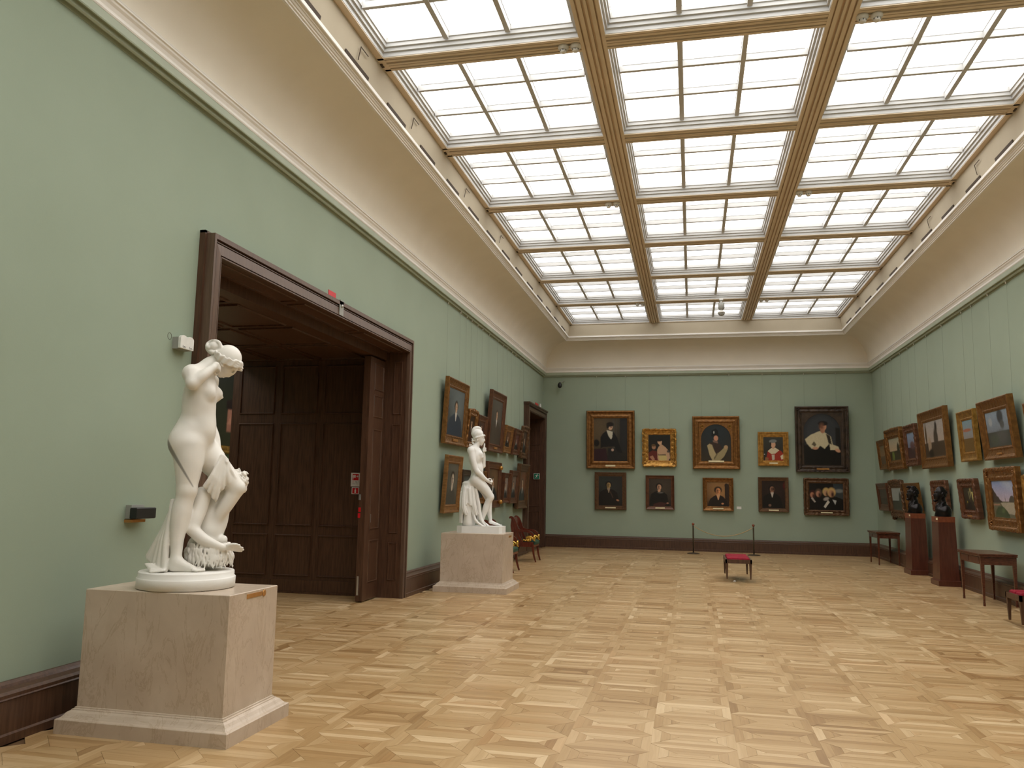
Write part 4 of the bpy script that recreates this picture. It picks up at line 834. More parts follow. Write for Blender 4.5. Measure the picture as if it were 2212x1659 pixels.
    # reclining companion: torso, arm, curly head, horn
    f.chain([J(660, 1020, -.13), J(610, 1080, -.14), J(570, 1160, -.11), J(560, 1250, -.08)], [R(62), R(76), R(80), R(80)], .018)
    f.chain([J(520, 1040, -.02), J(500, 1120, .01), J(478, 1185, .04), J(462, 1240, .06)], [R(54), R(50), R(44), R(36)], .018)
    f.chain([J(462, 1240, .06), J(510, 1285, .085), J(570, 1318, .10), J(640, 1342, .105)], [R(38), R(37), R(31), R(21)], .015)
    f.ell(J(676, 1342, .105), (R(34), .020, .022), -.1, .015)
    for i, (tx, tv) in enumerate(((744, 1330), (762, 1346), (768, 1358), (758, 1366))): f.chain([J(692, 1334 + i * 7, .115 - i * .012), J(726, 1328 + i * 11, .12 - i * .012), J(tx, tv, .11 - i * .014)], [R(9.5), R(8.5), R(7)], .002)
    f.chain([J(672, 1330, .12), J(700, 1322, .135), J(728, 1324, .135)], [R(11), R(9), R(8)], .003)
    f.ell(J(748, 952, -.10), (R(50), .068, .070), 0, .02); B(J(700, 1005, -.13), J(740, 965, -.11), R(48), R(42), k=.02); f.ell(J(776, 1000, -.10), (R(22), .04, .03), 0, .02)
    for i in range(110):
        a, e = rs.uniform(0, 6.28), rs.uniform(-1, 1); q = math.sqrt(1 - e * e); r_ = rs.uniform(.98, 1.08)
        cx_, cv_, cb_ = 748 + 50 * q * math.cos(a) * r_, 948 - 60 * q * math.sin(a) * r_, -.10 + .068 * e * r_
        if cx_ > 782 and cv_ > 980: continue
        f.chain([J(cx_ - 7, cv_ - 3, cb_), J(cx_, cv_ - 9, cb_ + .004), J(cx_ + 7, cv_, cb_ + .004), J(cx_ + 2, cv_ + 6, cb_)], [R(5)] * 4, .002)
    f.chain([J(772, 906, -.08), J(792, 900, -.075), J(804, 908, -.07)], [R(12), R(9), R(5)], .004)
    # fleece-covered rock
    f.ell(J(562, 1400, -.045), (R(140), .165, .082), 0, .02); f.ell(J(520, 1335, -.06), (R(88), .11, .08), 0, .02)
    for layer, (v0, v1) in enumerate(((1385, 1468), (1350, 1430), (1322, 1392))):
        for i in range(46):
            a = i / 45 * PI + rs.uniform(-.04, .04); sc = (1.0, .97, .86)[layer]; u = 562 + 143 * math.cos(a) * sc; bb = -.045 + .172 * math.sin(a) * sc
            d_ = rs.uniform(-1, 1); ln = rs.uniform(.75, 1.0); P = []
            for q in range(6):
                t = q / 5; P.append(J(u + 7 * math.sin(t * 5 + d_ * 3) + d_ * 10 * t, v0 + (v1 - v0) * t * ln, bb + .006 * math.sin(t * PI)))
            f.chain(P, [R(6.5), R(7), R(6.5), R(5.5), R(4.5), R(3)], .003)
    # drapery behind the standing leg
    for i in range(17):
        t = i / 16; u = 192 + 135 * t - (0 if t < .8 else (t - .8) * 120); v = 1400 + 66 * math.sin(min(1, t * 1.6) * PI / 2); bb = -.10 + .21 * math.sin(t * PI * .55); wv = .5 + .5 * math.sin(i * 1.7)
        f.chain([J(356 - i * 1.2, 1075, .0), J(330 + 3 * t, 1160, bb * .3 + .01 * wv), J((u * .55 + 320 * .45), 1305, bb * .65 + .02 * wv), J(u, v, bb + .012 * wv)], [R(9), R(14), R(14 + 4 * wv), R(11 + 5 * wv)], .007)
    f.chain([J(345, 1120, -.03), J(325, 1250, -.02), J(292, 1430, -.0)], [R(20), R(44), R(60)], .02)
    for i in range(7): f.chain([J(182 + i * 6, 1436 + i * 6, .02 + i * .014), J(222, 1436 + i * 6 + 3 * math.sin(i), .05 + i * .017), J(300, 1458 + i, .08 + i * .015)], [R(6), R(8), R(7)], .003)
    f.floor_cut(0)
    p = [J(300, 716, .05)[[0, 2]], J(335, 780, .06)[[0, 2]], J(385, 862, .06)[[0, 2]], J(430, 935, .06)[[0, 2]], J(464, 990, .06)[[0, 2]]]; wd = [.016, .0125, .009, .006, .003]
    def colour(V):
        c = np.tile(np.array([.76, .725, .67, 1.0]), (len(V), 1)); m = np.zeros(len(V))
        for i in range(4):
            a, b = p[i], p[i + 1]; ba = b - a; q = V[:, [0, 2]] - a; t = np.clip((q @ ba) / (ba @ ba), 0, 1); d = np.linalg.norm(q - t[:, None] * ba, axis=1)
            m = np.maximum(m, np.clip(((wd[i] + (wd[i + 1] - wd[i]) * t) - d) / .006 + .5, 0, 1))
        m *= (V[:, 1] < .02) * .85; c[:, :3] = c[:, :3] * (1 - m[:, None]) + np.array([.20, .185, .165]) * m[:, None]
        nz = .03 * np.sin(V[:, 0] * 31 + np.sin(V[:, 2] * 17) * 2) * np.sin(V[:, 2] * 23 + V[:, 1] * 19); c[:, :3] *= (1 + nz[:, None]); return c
    return f.mesh('figure', 2, colour)
ws = empty('marble_statue', (.764, 5.08, .902), math.atan2(.55, .836)); tag(ws, 'white marble statue of a nude woman bending over a reclining curly-haired companion', 'statue')
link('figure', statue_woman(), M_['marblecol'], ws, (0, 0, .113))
MB().lathe([(.300, 0), (.318, .006), (.320, .070), (.316, .074), (.310, .076), (.310, .108), (.306, .113)], 64, (.006, 0, 0)).build('round_plinth', M_['marble'], ws)

def statue_youth():
    def J(u, v, b=0.0):
        q = 1070 - v; return np.array([(u - 465) * .0019 + .0334 - 4.09e-5 * q, -b, .9011 + q * .001902 - 1.012])
    R = lambda r: r * .0019
    f = Field((-.36, -.30, -.14), (.46, .30, 1.64), .0072); B = f.rc
    f.ell(J(424, 425, 0), (R(62), .135, .165), -.05, .03); f.ell(J(436, 530, 0), (R(55), .11, .15), .1, .03); f.ell(J(438, 600, 0), (R(60), .13, .10), .1, .03)
    B(J(385, 372, .14), J(440, 372, -.14), R(33), R(30), k=.045); B(J(400, 352, .05), J(432, 325, .0), R(24), R(22), k=.04); f.ell(J(462, 405, .06), (R(26), .06, .05), 0, .02); f.ell(J(468, 405, -.06), (R(24), .06, .05), 0, .02)
    f.ell(J(400, 640, .02), (R(40), .12, .08), 0, .02)
    B(J(418, 352, 0), J(442, 305, 0), R(27), R(24), k=.02)
    f.ell(J(448, 258, 0), (R(45), .078, .088), 0, .015); f.ell(J(472, 285, 0), (R(26), .055, .07), .1, .012); B(J(478, 300, 0), J(474, 318, 0), R(16), R(12), k=.01)
    B(J(496, 262, 0), J(501, 284, 0), R(4.5), R(6.5), k=.006); f.ell(J(496, 298, 0), (R(4.5), .017, .008), 0, .004); f.ell(J(493, 304, 0), (R(4.5), .015, .007), 0, .004)
    for sb in (-1, 1):
        f.ell(J(497, 268, .03 * sb), (R(4.5), .012, .008), 0, .003, cut=True); f.ell(J(493, 268, .03 * sb), (R(4), .010, .007), 0, .004); B(J(496, 258, .014 * sb), J(488, 258, .052 * sb), R(5), R(4), k=.006)
        f.ell(J(438, 283, .074 * sb), (R(7), .01, .022), 0, .005)
    f.ell(J(442, 232, 0), (R(50), .088, .085), .15, .012); f.chain([J(412, 225, 0), J(416, 190, 0), J(438, 176, 0), J(460, 180, 0), J(468, 188, 0)], [R(28), R(22), R(17), R(13), R(8)], .012)
    rs = random.Random(9)
    for i in range(16):
        t = i / 15; 
        for sb in (-1, 1): f.ell(J(425 + 78 * t, 262 - 22 * t + 3 * math.sin(i * 2.2), sb * .088 * math.cos(t * 1.35)), (R(7), .014, .014), rs.uniform(-1, 1), .004)
    for i in range(26): f.ell(J(rs.uniform(395, 432), rs.uniform(268, 315), rs.uniform(-.065, .075)), (R(7.5), .015, .017), rs.uniform(-1, 1), .004)
    # near arm to the thigh, hand holding an apple
    f.ell(J(474, 430, .05), (R(20), .05, .03), .2, .02); f.chain([J(386, 384, .15), J(401, 450, .168), J(420, 520, .175), J(436, 552, .175)], [R(30), R(26), R(24), R(21)], .02); f.chain([J(436, 552, .18), J(478, 592, .165), J(515, 622, .145)], [R(24), R(20), R(14)], .015)
    f.ell(J(530, 632, .135), (R(18), .022, .026), -.5, .01); f.ell(J(560, 636, .12), (R(13), .025, .025), 0, .003)
    for i in range(4): f.chain([J(536, 628 + i * 5, .145 - i * .012), J(556, 640 + i * 5, .15 - i * .012), J(562, 652 + i * 2, .13 - i * .012)], [R(5.5), R(5), R(4)], .002)
    f.chain([J(528, 618, .145), J(546, 612, .14), J(562, 618, .13)], [R(6.5), R(5.5), R(4.5)], .003)
    # far arm raised with a pipe
    f.chain([J(445, 378, -.16), J(470, 440, -.155), J(488, 500, -.12)], [R(30), R(25), R(21)], .02); f.chain([J(488, 500, -.12), J(493, 440, -.09), J(496, 400, -.06)], [R(22), R(19), R(12)], .015)
    f.ell(J(498, 372, -.05), (R(13), .018, .03), 0, .01); B(J(501, 312, -.045), J(497, 362, -.045), R(7), R(7), k=.002)
    for i in range(4): f.chain([J(488, 350 + i * 9, -.035), J(506, 346 + i * 9, -.022), J(515, 350 + i * 9, -.045)], [R(5), R(4.8), R(4)], .002)
    B(J(490, 360, -.07), J(505, 345, -.06), R(5.5), R(4.5), k=.003)
    # legs
    f.chain([J(425, 625, .09), J(470, 665, .095), J(515, 712, .10), J(548, 758, .10)], [R(50), R(46), R(38), R(31)], .025); f.ell(J(560, 765, .10), (R(22), .045, .045), 0, .015)
    f.chain([J(552, 772, .10), J(524, 820, .09), J(510, 865, .085), J(494, 915, .085), J(480, 962, .085)], [R(29), R(25), R(27), R(20), R(15)], .015)
    f.chain([J(470, 978, .085), J(498, 990, .09), J(522, 1000, .095)], [R(17), R(13), R(9)], .01)
    for i in range(5): B(J(520, 1001, .075 + i * .014), J(538 - i * 3, 1005, .07 + i * .018), R(5.5 - i * .3), R(4.8 - i * .3), k=.003)
    f.chain([J(445, 640, -.07), J(500, 710, -.075), J(540, 790, -.07)], [R(48), R(40), R(30)], .025); f.chain([J(540, 800, -.07), J(536, 860, -.07), J(544, 915, -.07), J(552, 962, -.07)], [R(27), R(28), R(20), R(14)], .015)
    f.chain([J(552, 978, -.07), J(590, 992, -.065), J(626, 1002, -.06)], [R(17), R(13), R(8)], .01)
    for i in range(5): B(J(624, 1003, -.08 + i * .014), J(650 - i * 5, 1006, -.085 + i * .016), R(5.2 - i * .3), R(4.6 - i * .3), k=.003)
    # draped stump
    f.chain([J(385, 672, 0), J(374, 760, 0), J(367, 860, 0), J(364, 985, 0)], [R(46), R(52), R(54), R(58)], .02); f.ell(J(356, 655, .0), (R(46), .105, .045), 0, .02); f.chain([J(370, 665, .06), J(368, 800, .075), J(362, 980, .08)], [R(32), R(38), R(42)], .03)
    for i in range(44):
        a = i / 44 * 2 * PI; c_, s_ = math.cos(a), math.sin(a); w_ = .5 + .5 * math.sin(i * 2.0); jit = rs.uniform(-1, 1)
        lo = 985 if (s_ < -.2 or c_ < -.75) else 868 + 46 * math.sin(a * 3.1) + 14 * jit
        f.chain([J(366 + 42 * c_, 648, .085 * s_), J(369 + (60 + 3 * w_) * c_, 700, (.125 + .006 * w_) * s_), J(368 + (68 + 4 * w_) * c_ + 2 * jit, 800, (.142 + .008 * w_) * s_), J(366 + (73 + 5 * w_) * c_, lo, (.152 + .010 * w_) * s_)], [R(6), R(6 + 3 * w_), R(6 + 4 * w_), R(5 + 3 * w_)], .006)
    for path, wd, rr in ((((395, 690, .12), (405, 780, .15), (415, 850, .165), (430, 922, .17)), 15, 8), (((335, 690, .12), (325, 790, .145), (328, 860, .155), (342, 920, .16)), 14, 8), (((305, 730, .06), (300, 820, .085), (308, 880, .095), (318, 918, .10)), 9, 7), (((368, 700, .14), (376, 780, .155), (384, 820, .16), (388, 842, .16)), 10, 7),
                ((((425, 700, .10), (450, 830, .125), (468, 950, .14), (505, 1006, .165))), 12, 8), (((396, 850, .135), (418, 955, .170), (470, 1002, .195), (522, 1036, .219)), 10, 7)):
        for q in range(-2, 3):
            P = [J(u + q * wd * .5 * (.6 + .4 * m / 3), v + (0 if m < 3 else -abs(q) * 7 + 3 * (q % 2)), b + .005 * (1 - (q % 2) * 1.6) - .004 * abs(q)) for m, (u, v, b) in enumerate(path)]
            f.chain(P, [R(rr), R(rr), R(rr * .9), R(rr * .55)], .005)
    f.F[:, :, :max(int((0 + .14) / .0072) , 0)] = np.where((f.lo[1] + f.h * np.arange(f.n[1]))[None, :, None] > -.222, .2, f.F[:, :, :max(int(.14 / .0072), 0)])
    return f.mesh('figure', 1)
ys = empty('marble_statue', (.78, 12.9, .905), math.atan2(.254, .967)); tag(ys, 'white marble statue of a seated nude youth in pointed cap holding a pipe and fruit', 'statue')
link('figure', statue_youth(), M_['marble2'], ys, (0, 0, .107))
mb = MB(); P8 = [(-.345, -.14), (-.25, -.205), (.36, -.205), (.40, -.14), (.40, .16), (.34, .215), (-.27, .215), (-.345, .16)]
mb.loops([[(x, y, z) for x, y in P8] for z in (0, .107)]).build('block_plinth', M_['marble2'], ys, (.02, 0, 0), (0, 0, -.22))

def bust(hairy):
    f = Field((-.25, -.26, -.01), (.27, .26, .62), .006); B = f.rc
    A = lambda u, v, b=0.0: np.array([(u - 720) * .00177, -b, (1290 - v) * .0019])
    f.ell(A(708, 1066, 0), (.108, .086, .122), .1, .02); f.ell(A(664, 1098, 0), (.058, .064, .082), -.1, .03); B(A(668, 1118), A(648, 1140), .050, .030, k=.025)
    B(A(646, 1066), A(633, 1090), .010, .014, k=.014); f.ell(A(640, 1108, 0), (.018, .028, .010), 0, .006); f.ell(A(642, 1118, 0), (.018, .025, .009), 0, .006)
    f.ell(A(640, 1142, 0), (.034, .034, .026), 0, .01)
    for sb in (-1, 1):
        f.ell(A(640, 1072, .034 * sb), (.014, .016, .012), 0, .004, cut=True); f.ell(A(647, 1072, .034 * sb), (.012, .013, .010), 0, .004); B(A(642, 1056, .016 * sb), A(656, 1054, .060 * sb), .013, .010, k=.014)
        f.ell(A(716, 1088, .088 * sb), (.024, .012, .040), .1, .006); f.ell(A(716, 1088, .098 * sb), (.011, .010, .022), .1, .004, cut=True)
    rs = random.Random(4 if hairy else 5)
    for i in range(150 if hairy else 60):
        a, e = rs.uniform(0, 6.28), rs.uniform(-1, 1); q = math.sqrt(1 - e * e); x, z = q * math.cos(a), q * math.sin(a)
        if x < (-.45 if hairy else .2) or (not hairy and z > .35) or z < -.8 or (x < .1 and z < .2): continue
        c = A(708, 1066, 0) + np.array([x * .110, e * .089, z * .122]); f.chain([c + np.array([-.014, 0, .006]), c + np.array([0, .004, .012 if hairy else .006]), c + np.array([.014, 0, -.006])], [.011, .012, .009], .004)
    if hairy:
        for i in range(10): f.chain([A(650 + i * 9, 1016 - 4 * math.sin(i), (-1) ** i * .03), A(640 + i * 9, 1004 - 5 * math.sin(i), (-1) ** i * .036), A(630 + i * 9, 1014, (-1) ** i * .03)], [.016, .017, .010], .005)
    B(A(712, 1125), A(722, 1195), .066, .082, k=.03)
    f.ell(A(728, 1245, 0), (.150, .215, .125), 0, .04); f.ell(A(722, 1290, 0), (.150, .190, .120), 0, .03); B(A(745, 1222, .13), A(745, 1222, -.13), .070, .070, k=.03)
    for sb in (-1, 1):
        f.chain([A(742, 1156, .055 * sb), A(704, 1178, .082 * sb), A(668, 1226, .060 * sb), A(640, 1286, .035 * sb)], [.020, .024, .020, .014], .005); f.chain([A(700, 1190, .10 * sb), A(676, 1240, .10 * sb), A(648, 1288, .08 * sb)], [.014, .013, .010], .004)
    f.chain([A(690, 1165, 0), A(664, 1195, 0), A(652, 1230, 0)], [.042, .034, .022], .015)
    f.floor_cut(0)
    return f.mesh('bust_figure', 1)
def plinth(x0, x1, y0, y1, h, label, sx, sy):
    w, d = (x1 - x0) / 2, (y1 - y0) / 2; root = empty('wooden_plinth', ((x0 + x1) / 2, (y0 + y1) / 2, 0)); tag(root, label, 'plinth', None)
    w2, d2 = w - .032, d - .034; t = h - .10
    MB().loops([[(-w2, -d2, .10), (w2, -d2, .10), (w2, d2, .10), (-w2, d2, .10)], [(-w2 + .022, -d2 + .02, t), (w2 - .022, -d2 + .02, t), (w2 - .022, d2 - .02, t), (-w2 + .022, d2 - .02, t)]]).build('shaft', M_['mahogdk'], root)
    MB().loops([[(-w, -d, 0), (w, -d, 0), (w, d, 0), (-w, d, 0)], [(-w, -d, .09), (w, -d, .09), (w, d, .09), (-w, d, .09)], [(-w2, -d2, .105), (w2, -d2, .105), (w2, d2, .105), (-w2, d2, .105)]]).build('foot_block', M_['mahogdk'], root)
    MB().bbox((-w2 + .020, -d2 + .018, t), (w2 - .020, d2 - .018, h), .003).build('cap_band', M_['mahoglt'], root)
    MB().box((-w2 + .016, -d2 + .045, h - .058), (-w2 + .02, -d2 + .135, h - .022)).build('name_card', M_['cardplate'], root)
    return root
plinth(8.54, 8.93, 18.345, 18.915, 1.250, 'red-brown tapered wooden plinth under the curly-headed bust, the farther of two', 0, 0)
plinth(8.505, 8.895, 16.275, 16.80, 1.240, 'red-brown tapered wooden plinth under the bald bust, the nearer of two', 0, 0)
b1 = link('bronze_bust', bust(True), M_['bronze'], None, (8.735, 18.63, 1.258)); tag(b1, 'black bronze bust of a curly-haired man facing left, farther of the two busts', 'bust')
b2 = link('bronze_bust', bust(False), M_['bronze'], None, (8.70, 16.53, 1.248)); tag(b2, 'black bronze bust of a balding man in open coat, nearer of the two busts', 'bust')
for b in (b1, b2): b.scale = (.90, .78, 1.0)

# ------------------------------------------------------------------ furniture
def leg_mesh(h, a, b, foot=True):
    L = [[(-b, -b, 0), (b, -b, 0), (b, b, 0), (-b, b, 0)], [(-b, -b, .05), (b, -b, .05), (b, b, .05), (-b, b, .05)]] if foot else []
    L += [[(-b * .85, -b * .85, .055), (b * .85, -b * .85, .055), (b * .85, b * .85, .055), (-b * .85, b * .85, .055)], [(-a, -a, h), (a, -a, h), (a, a, h), (-a, a, h)]]
    return MB().loops(L).mesh('leg')
def table(x0, x1, y0, y1, h, label, ap=.12):
    root = empty('side_table', ((x0 + x1) / 2, (y0 + y1) / 2, 0)); tag(root, label, 'table'); w, d = (x1 - x0) / 2, (y1 - y0) / 2
    MB().bbox((-w - .03, -d - .04, h - .022), (w + .01, d + .04, h), .005).bbox((-w - .026, -d - .036, h - .043), (w + .008, d + .036, h - .024), .004).build('table_top', M_['tablewood'], root)
    MB().box((-w, -d, h - .043 - ap), (w, d, h - .043)).build('apron', M_['tablewood'], root)
    for a in (-1, 1):
        MB().box((-w - .004, a * d * .5 - .17, h - .045 - ap * .82), (-w, a * d * .5 + .17, h - .06)).build('inlay_panel', M_['mahogdk'], root)
    lm = leg_mesh(h - .045, .026, .014)
    for sx in (-1, 1):
        for sy in (-1, 1): link('leg', lm, M_['tablewood'], root, (sx * (w - .022), sy * (d - .022), 0))
    return root
table(8.375, 8.855, 13.57, 14.54, .768, 'dark mahogany fold-top table with tapering legs, nearest the camera on the right')
table(8.390, 8.870, 20.62, 21.55, .760, 'small black-topped mahogany table in the far right corner', .10)
def bench(loc, L, Wd, label):
    root = empty('bench', loc); tag(root, label, 'bench', 'visitor benches'); w, d = Wd / 2, L / 2
    fr = MB(); z0, z1 = .335, .405
    fr.box((-w, -d, z0), (w, -d + .03, z1)).box((-w, d - .03, z0), (w, d, z1)).box((-w, -d, z0), (-w + .03, d, z1)).box((w - .03, -d, z0), (w, d, z1)).box((-w + .03, -d + .03, z1 - .04), (w - .03, d - .03, z1 - .02)); fr.build('frame', M_['wood'], root)
    for s in (-1, 1):
        y0, y1 = (-d + .032, -.012) if s < 0 else (.012, d - .032); mb = MB(); Ls = []
        for k, (z, i) in enumerate(((.385, .0), (.405, .0), (.425, .004), (.438, .020), (.442, .06))): Ls.append([(-w + .034 + i, y0 + i, z), (w - .034 - i, y0 + i, z), (w - .034 - i, y1 - i, z), (-w + .034 + i, y1 - i, z)])
        mb.loops(Ls, smooth=False).build('cushion', M_['red'], root)
    lm = leg_mesh(.405, .027, .014, False)
    for sx in (-1, 1):
        for sy in (-1, 1): link('leg', lm, M_['wood'], root, (sx * (w - .027), sy * (d - .027), 0))
bench((4.985, 16.11, 0), 1.06, .47, 'dark wooden bench with two crimson cushions in the middle of the floor')
bench((8.46, 11.59, 0), .48, .72, 'crimson-topped bench cut off by the right edge of the photograph')

def armchair(loc, label):
    root = empty('armchair', loc); tag(root, label, 'armchair', 'mahogany armchairs'); w = .275
    for s in (-1, 1):
        y = s * w
        MB().strip([(.0, y, .955), (.012, y, .985), (.045, y, .985), (.085, y, .93), (.115, y, .84), (.150, y, .76), (.20, y, .705), (.28, y, .685), (.38, y, .682), (.46, y, .665), (.525, y, .62), (.555, y, .565)],
                   [(.022, .010), (.026, .016), (.03, .022), (.032, .040), (.03, .052), (.03, .050), (.03, .034), (.03, .024), (.03, .022), (.03, .024), (.03, .026), (.028, .022)]).build('arm', M_['mahog'], root)
        MB().strip([(.075, y, .93), (.085, y, .80), (.10, y, .66), (.12, y, .53), (.14, y, .42)], [(.024, .03), (.024, .055), (.024, .050), (.024, .055), (.024, .06)]).build('back_stile', M_['mahog'], root)
        MB().strip([(.165, y, .72), (.185, y, .64), (.215, y, .55), (.27, y, .475), (.33, y, .46)], [(.022, .030), (.022, .026), (.022, .030), (.022, .030), (.022, .012)]).build('side_scroll', M_['mahog'], root)
        # gilt swan: spiral wing, head and neck
        g = MB(); pts = []
        for k in range(26):
            a = k / 25 * 3.6 * PI; r = .085 * (1 - k / 29); pts.append((.455 + r * math.cos(a) * 1.1, y, .505 + r * math.sin(a) * .75))
        g.tube(pts, [.026 * (1 - k / 40) for k in range(26)], 8)
        for k in range(6): g.lathe([(.004, -.022), (.022, -.008), (.026, .004), (.008, .022)], 8, (.30 + k * .035, y, .465 + .012 * (k % 2) + .004 * k))
        for k in range(5): g.tube([(.50, y, .50 + k * .012), (.53 + .004 * k, y, .535 + k * .012), (.55, y, .56 + k * .008)], [.012, .011, .006], 6)
        g.tube([(.562, y, .585), (.570, y, .545), (.565, y, .50), (.58, y, .475), (.60, y, .465)], [.030, .027, .024, .018, .008], 10)
        g.build('gilt_swan', M_['swan'], root)
        MB().strip([(.545, y, .345), (.555, y, .25), (.575, y, .13), (.615, y, .0)], [(.022, .026), (.020, .022), (.017, .018), (.014, .013)]).build('leg', M_['mahog'], root)
        MB().strip([(.12, y, .36), (.10, y, .24), (.06, y, .12), (.01, y, .0)], [(.022, .028), (.020, .022), (.017, .018), (.014, .013)]).build('leg', M_['mahog'], root)
        MB().box((.09, y - .024, .335), (.56, y + .024, .44)).build('side_rail', M_['mahog'], root)
    MB().box((.55, -w - .02, .335), (.58, w + .02, .385)).build('front_rail', M_['mahoglt'], root)
    mb = MB(); Ls = []
    for z, i in ((.385, 0), (.44, -.004), (.465, .015), (.475, .06)): Ls.append([(.10 + i, -w + .024 + i * .5, z), (.595 - i, -w + .024 + i * .5, z), (.595 - i, w - .024 - i * .5, z), (.10 + i, w - .024 - i * .5, z)])
    mb.loops(Ls).build('seat_cushion', M_['greenseat'], root)
    MB().strip([(.02, 0, .955), (.055, 0, .965), (.09, 0, .89), (.10, 0, .80)], [(w - .02, .012), (w - .02, .018), (w - .02, .02), (w - .02, .016)]).build('back_board', M_['mahog'], root)
armchair((.12, 18.455, 0), 'mahogany armchair with gilt swan arms and green seat, the farther one near the far door')
armchair((.15, 15.965, 0), 'mahogany armchair with gilt swan arms, half hidden behind the seated youth\'s pedestal')

# rope barrier
def stanchion(x, y, label):
    root = empty('stanchion', (x, y, 0)); tag(root, label, 'stanchion', 'barrier posts')
    MB().lathe([(.165, 0), (.165, .008), (.12, .020), (.04, .030), (.02, .034)], 28).build('foot', M_['framedk'], root)
    MB().lathe([(.017, .03), (.017, .36), (.019, .365), (.019, .70), (.022, .705), (.022, .725)], 14).build('post', noise_mat('stanchion_bronze', (.05, .045, .03), (.09, .08, .055), 6, .45, metallic=.4), root)
    MB().lathe([(.012, .725), (.016, .735), (.032, .755), (.036, .775), (.028, .797), (.01, .806)], 16).build('finial', M_['mahoglt'], root)
stanchion(4.188, 22.42, 'slim dark post of the rope barrier, left one'); stanchion(5.735, 22.46, 'slim dark post of the rope barrier, right one')
pts = []
for k in range(25):
    t = k / 24; pts.append((4.216 + 1.49 * t, 22.42 + .04 * t, .715 - .235 * (1 - (2 * t - 1) ** 2) - .01 * t))
tag(MB().tube(pts, .009, 8).build('barrier_rope', M_['rope']), 'thin beige rope hanging slack between the two barrier posts', 'rope')

# ------------------------------------------------------------------ wall and ceiling fittings
r = empty('climate_monitor', (XL, 6.04, 2.79), PI / 2); tag(r, 'white twin-arched paper holder with printed dials on green wall beside the big doorway', 'monitor')
MB().box((-.085, -.06, -.055), (.085, 0, .045)).build('case', M_['greyp'], r)
ou = [(-.092, -.05)] ; 
for c_ in (-.046, .046): ou += [(c_ - .046 * math.cos(PI * k / 10), .035 + .028 * math.sin(PI * k / 10)) for k in range(11)]
ou += [(.092, -.05)]
MB().loops([[(x, -.062, z) for x, z in ou], [(x, -.085, z) for x, z in ou]]).build('card', M_['whitep'], r)
for c_ in (-.06, .032): MB().box((c_, -.0865, -.042), (c_ + .045, -.085, -.040)).box((c_, -.0865, -.042), (c_ + .002, -.085, -.022)).box((c_ + .012, -.0865, -.034), (c_ + .036, -.085, -.031)).build('printed_dial', M_['black'], r)
r = empty('climate_logger', (XL, 5.635, 1.33), PI / 2); tag(r, 'small black rectangular device on grey bracket and brown ledge, green wall behind the near statue', 'logger')
MB().bbox((-.115, -.11, .0), (.115, -.05, .085), .006).build('body', M_['black'], r); MB().box((-.10, -.05, -.0), (.05, 0, .105)).build('bracket', M_['greyp'], r); MB().box((-.11, -.06, -.028), (.06, 0, -.006)).build('ledge', M_['brass'], r)
tag(MB().tube([(.0, .026 * math.cos(2 * PI * k / 28), .028 * math.sin(2 * PI * k / 28)) for k in range(29)], .0016, 6).build('wall_ring', M_['groove'], None, (XL + .001, 5.913, 2.834)), 'thin dark ring outline on the green wall left of the white holder', 'ring')
tag(MB().box((0, 0, 0), (.006, .20, .062)).build('alarm_tag', M_['signred'], None, (.026, 8.60, 3.836)), 'small red rectangle standing on top of the big door frame', 'tag')
r = empty('door_sensor', (.030, 8.965, 3.75)); tag(r, 'grey metal bracket with round sensor hung over the big door frame', 'sensor')
MB().box((-.0, -.055, -.085), (.008, .055, .085)).box((-.12, -.06, .085), (.018, .06, .097)).build('bracket', M_['greyp'], r); MB().lathe([(.02, 0), (.02, .014), (.01, .02)], 16).build('sensor_eye', M_['steel'], r, (.008, 0, .03), (0, PI / 2, 0))
tag(MB().box((0, 0, 0), (.01, .20, .07), 0).box((0, .20, 0), (.01, .42, .07), 1).build('door_sticker', [M_['signred'], M_['yellow']], None, (.03, 21.55, 3.90)), 'red and yellow sticker block on top of the far door frame', 'sticker')
tag(MB().box((0, 0, 0), (.03, .10, .08)).lathe([(.02, 0), (.02, .03)], 10, (.015, .05, .08)).build('contact_switch', M_['whitep'], None, (.02, 22.25, 3.90)), 'tiny white switch on top of the far door frame', 'switch')
# exit sign: green square with running figure
r = empty('exit_sign', (-.20, 23.115, 2.0)); tag(r, 'green emergency exit sign with white running man inside the far doorway', 'sign')
MB().box((-.085, -.012, -.085), (.085, 0, .085)).build('sign_board', M_['signwhite'], r); MB().box((-.074, -.014, -.074), (.074, -.012, .074)).build('sign_field', M_['signgreen'], r)
MB().tube([(.01, -.017, .035), (-.008, -.017, -.005)], .012, 6).tube([(-.008, -.017, -.005), (.02, -.017, -.025), (.012, -.017, -.055)], .008, 6).tube([(-.008, -.017, -.005), (-.02, -.017, -.035), (-.048, -.017, -.045)], .008, 6).tube([(.01, -.017, .03), (.038, -.017, .018), (.048, -.017, .035)], .007, 6).tube([(.008, -.017, .032), (-.024, -.017, .03), (-.038, -.017, .008)], .007, 6).lathe([(.002, -.012), (.012, 0), (.002, .012)], 10, (.022, -.017, .055)).build('running_figure', M_['signwhite'], r)
def fire(name, label, c, w, h, parts):
    r = empty(name, (c[0], 11.495, c[1])); tag(r, label, 'sign'); MB().box((-w / 2, -.006, -h / 2), (w / 2, 0, h / 2)).build('sign_board', M_['signwhite'], r); parts(r)
